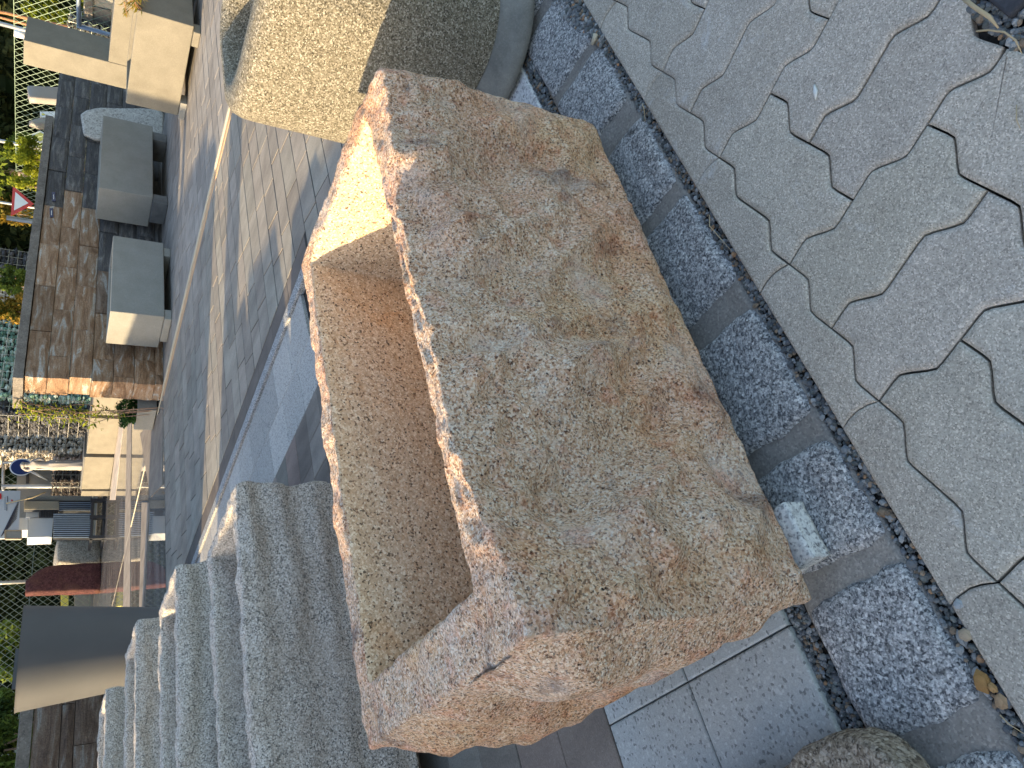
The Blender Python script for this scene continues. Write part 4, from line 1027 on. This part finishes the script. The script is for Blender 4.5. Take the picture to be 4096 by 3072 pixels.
tubepx('rail', [(13, 1812), (13, 1962)], 24.9, .045); tubepx('brace', [(178, 1812), (92, 1846)], 24.85, .045); tubepx('brace', [(196, 1922), (118, 1882)], 24.85, .045)
tubepx('post', [(85, 1850), (10, 1850)], 24.85, .05)
t = thing('concrete_shed', 'flat grey panel building glimpsed behind the gate', 'building', tuple(PB(200, 1900, 26)))
qB('wall', M['conc_grey'], t, [(330, 1815), (330, 2072), (65, 2072), (70, 1815)], 25.9, .3)
qB('vent', M['metal_dark'], t, [(116, 1880), (116, 1932), (104, 1932), (104, 1880)], 25.86, .03)
t = thing('notice_board', 'white site board with a line drawing and printed columns at the far left', 'board', tuple(PB(80, 2050, 23)))
qB('panel', M['white'], t, [(82, 1963), (74, 2152), (-60, 2156), (-60, 1962)], 23, .05)
for k in range(9):
    mb = MB(); x0, y0 = 4, 2146; x1, y1 = 76 - k * 1.2, 2000 + k * 9; mb.tube([PB(x0, y0, 22.985), PB(x1, y1, 22.985)], .007, 4); mb.build('drawn_line', M['ink'], t)
for (x, ya, yb) in ((20, 1990, 2042), (30, 1985, 2008), (27, 2012, 2044)):
    for k in range(9):
        y0 = ya + (yb - ya) * k / 9; mb = MB(); mb.tube([PB(x + 1.5, y0 + 1, 22.985), PB(x - 1.5, y0 + 1, 22.985)], .008, 4); mb.build('printed_letter', M['ink'], t)
mb = MB(); cc = PB(50, 2003, 22.985); mb.tube([cc, cc + Vector((.03, 0, .03))], .02, 5); mb.build('red_mark', M['red_paint'], t)
mb = MB(); mb.tube([PB(2, 1975, 22.985), PB(2, 1995, 22.985)], .03, 4); mb.build('red_mark', M['red_paint'], t)
tubepx('strip', [(24, 2014), (130, 1990), (182, 1968)], 22.9, .022, 'twig')
mb = MB()
t = thing('framed_box', 'small framed grey box at the lower corner of the white board', 'box', tuple(PB(85, 2140, 22.9)))
qB('back', M['conc_grey'], t, [(84, 2124), (84, 2154), (22, 2154), (22, 2124)], 22.85, .1)
mb = MB()
for a_, b_ in (((86, 2122), (86, 2155)), ((86, 2155), (20, 2155)), ((20, 2155), (20, 2122)), ((20, 2122), (86, 2122))): mb.tube([PB(*a_, 22.83), PB(*b_, 22.83)], .02, 4)
mb.build('rim', M['wood'], t)
def grate(label, x0, x1, y0, y1, b, mat, nrib, horizontal=True, th=.14, group='stacked steel drain grates'):
    t = thing('drain_grate', label, 'grate', tuple(PB(x1, (y0 + y1) / 2, b)), group)
    qB('back', M['metal_dark'], t, [(x1, y0), (x1, y1), (x0, y1), (x0, y0)], b + .03, th)
    mb = MB()
    for k in range(nrib):
        f = (k + .5) / nrib
        if horizontal: y = y0 + (y1 - y0) * f; mb.tube([PB(x1, y, b), PB(x0, y, b)], (PB(x0, y0, b) - PB(x0, y1, b)).length / nrib * .27, 5)
        else: x = x0 + (x1 - x0) * f; mb.tube([PB(x, y0, b), PB(x, y1, b)], (PB(x0, y0, b) - PB(x1, y0, b)).length / nrib * .27, 5)
    mb.build('ribs', mat, t)
grate('fine steel grate behind the leaning strip, uppermost of the row', 106, 368, 1983, 2003, 23.3, M['metal'], 8)
grate('cream ribbed grate standing tall in the sun', 96, 236, 2005, 2039, 23.2, M['cream'], 9)
grate('grey ribbed grate at the foot of the cream one', 237, 368, 2007, 2044, 23.25, M['steel_blue'], 5)
grate('broad dark blue steel grate with wide ribs beside the rough boulder', 214, 368, 2053, 2153, 22.9, M['steel_blue'], 13)
grate('dark perforated grate panel between cream grate and white box', 157, 232, 2042, 2068, 23.3, M['metal_dark'], 7, False)
for (nm, lb, x0, x1, y0, y1, b, mt) in (('white_box', 'white cabinet box above the broad dark grate', 117, 214, 2071, 2147, 23.4, 'white'), ('white_box', 'small blue-white box between the cream grate and white cabinet', 106, 156, 2041, 2069, 23.5, 'white'), ('white_box', 'white cabinet lid below the site board', 75, 116, 2070, 2120, 23.6, 'white')):
    A_, B_ = PB(x1, y0, b), PB(x1, y1, b); mb = MB(); zt = PB(x0, y0, b).z
    mb.box(min(A_.x, B_.x), max(A_.x, B_.x), b, b + .5, A_.z, zt); tag(mb.build(nm, M[mt], loc=((A_.x + B_.x) / 2, b, A_.z), bevel=.01), lb, 'box')
t = thing('steel_rack', 'black steel rack carrying the drain grates', 'rack', tuple(PB(398, 2070, 22.8)))
A_, B_ = PB(370, 1995, 22.8), PB(370, 2155, 22.8); x0, x1 = min(A_.x, B_.x), max(A_.x, B_.x)
mb = MB(); mb.box(x0, x1, 22.8, 23.6, A_.z - .05, A_.z + .02); mb.build('shelf', M['metal_dark'], t)
mb = MB(); mb.box(x0, x1, 22.85, 23.5, .01, .07); mb.build('shelf', M['metal_dark'], t)
for xx in (x0, (x0 + x1) / 2, x1 - .1):
    mb = MB(); mb.box(xx, xx + .1, 22.78, 22.9, .005, A_.z + .05); mb.build('leg', M['metal_dark'], t)
stone_from_outline('boulder', 'rough grey boulder with a sunlit lower edge between the grates and the red slab', 'boulder', pB([(402, 2148), (330, 2150), (226, 2150), (222, 2200), (228, 2252), (300, 2254), (380, 2256), (405, 2256)], 24.0), 1.0, M['rough_rock'], .06, 6)
stone_from_outline('red_stone_slab', 'tall dark red stone slab standing upright by the fence', 'stone slab', pB([(408, 2250), (330, 2252), (250, 2256), (195, 2262), (150, 2284), (106, 2320), (101, 2368), (190, 2368), (250, 2364), (330, 2362), (408, 2358)], 23.6), .35, M['red_slab'], .03, 7)
t = thing('sign_panel', 'yellow and grey panels behind the fence right of the tapered planter', 'panel', tuple(PB(380, 2400, 27.2)))
qB('yellow_strip', M['yellow'], t, [(274, 2365), (274, 2440), (244, 2440), (244, 2365)], 27.2, .1)
qB('grey_panel', M['conc_grey'], t, [(382, 2362), (382, 2440), (298, 2440), (298, 2362)], 27.2, .1)

# small planter with juniper at the end of the block wall
hz = (PA(538, 1716, 7.27).z + PA(557, 1597, 7.3).z) / 2
planter('box_planter', 'small grey concrete planter holding a juniper at the left end of the block wall', 7.28, 7.95, 10.80, 11.42, .026, hz, M['conc_grey'], wall=.05, depth=.12)
rj = random.Random(9); t = thing('juniper', 'dark green juniper growing in the small grey planter', 'juniper', (7.6, 11.1, hz - .1))
mb = MB()
for k in range(16): mb.tube([(7.6, 11.1, hz - .12), (7.6 + rj.uniform(-.2, .2), 11.1 + rj.uniform(-.25, .25), hz + .05), (7.6 + rj.uniform(-.35, .3), 11.1 + rj.uniform(-.35, .35), hz + rj.uniform(.08, .2))], [.012, .008, .004], 4)
mb.build('stem', M['bark'], t)
mb = MB(); leaves(mb, rj, clumpy((7.5, 11.12, hz + .13), (.42, .40, .19), 20, rj), 4200, .035); mb.build('foliage', M['leaf_jun'], t)

# climber trailing down the sunlit end of the block wall
rc = random.Random(21); t = thing('climbing_plant', 'green leafy climber trailing down the sunlit end of the block wall', 'climber', (7.25, 10.8, 0))
ms = MB(); ml = MB()
for k in range(6):
    y = 10.72 + rc.uniform(0, .22); x = 7.22 + rc.uniform(-.06, .06); pts = []
    zt = rc.uniform(1.75, 2.05); zb_ = rc.uniform(.55, 1.1)
    for i in range(8):
        f = i / 7; pts.append(Vector((x + .06 * math.sin(f * 6 + k), y + .08 * math.sin(f * 4 + k * 2) + .1 * f, zt + (zb_ - zt) * f)))
    ms.tube([Vector((7.3, y, 0.02)), Vector((7.22, y, .5))] + pts[::-1], .006, 4)
    for p in pts:
        for j in range(11):
            q = p + Vector((rc.uniform(-.10, .10), rc.uniform(-.06, .16), rc.uniform(-.12, .12))); s_ = rc.uniform(.03, .06); sh = rc.random()
            u = Vector((rc.uniform(-.6, .6), rc.uniform(.0, 1), rc.uniform(-1, .3))).normalized(); w = u.orthogonal().normalized()
            ml.add([q - u * s_, q + w * s_ * .35, q + u * s_, q - w * s_ * .35], [(0, 1, 2, 3)], (sh, sh, sh))
ms.build('stem', M['bark'], t); ml.build('leaves', M['leaf_yel'], t)

# grassy sprig over the cream planter at the right edge
rg = random.Random(33); c = PA(520, -20, 11.25); t = thing('dry_shrub', 'reddish green leafy sprig hanging over the cream planter at the right edge', 'shrub', (c.x + .1, c.y, .85))
mb = MB(); ml = MB()
for k in range(16):
    tip = PA(520 + rg.uniform(-35, 60), rg.uniform(-30, 62), 11.1 + rg.uniform(-.1, .2)); root = Vector((11.35, c.y - .1, .8)); mid = root.lerp(tip, .6) + Vector((0, 0, .15)); mb.tube([root, mid, tip], [.006, .005, .003], 4)
    for j in range(16):
        p = mid.lerp(tip, rg.uniform(0, 1)); s_ = rg.uniform(.03, .06); u = Vector((rg.uniform(-.5, .5), rg.uniform(-.3, 1), rg.uniform(-.6, .6))).normalized(); w = u.orthogonal().normalized(); sh = rg.random()
        ml.add([p, p + u * s_ + w * s_ * .18, p + u * s_ * 2, p + u * s_ - w * s_ * .18], [(0, 1, 2, 3)], (sh, sh, sh))
mb.build('stem', M['bark_pine'], t); ml.build('leaves', M['leaf_aut'], t)

# unseen blockers added outside the frame, sized to cast the yard's shadow strips
def pq(p, q): return Vector((.9138 * p + .4065 * q, -.4065 * p + .9138 * q, 0))
def blocker(label, q0, q1, h, p=-6.0, th=.5):
    A_, B_ = pq(p, q0), pq(p, q1); C_, D_ = pq(p - th, q1), pq(p - th, q0); up = Vector((0, 0, h)); mb = MB()
    mb.hexa([A_, D_, C_, B_, A_ + up, D_ + up, C_ + up, B_ + up]); return tag(mb.build('sun_blocker', M['conc_grey'], loc=A_, fixn=True), label, 'shade blocker', 'unseen blockers added for shade on the sunward side of the yard')
blocker('long low stack added to shade the pink trough', -6, 4.18, 2.34)
blocker('short low stack added for shade beside the third grey trough', 4.86, 5.95, 2.34)
blocker('narrow high stack added for a shadow strip across the yard', 6.45, 7.15, 3.1)
blocker('high broad stack added for shade on the sunward side', 8.75, 13.7, 3.25)
blocker('slender tall blocker added to shade one end of the cream planter', 11.0, 11.3, 4.75)
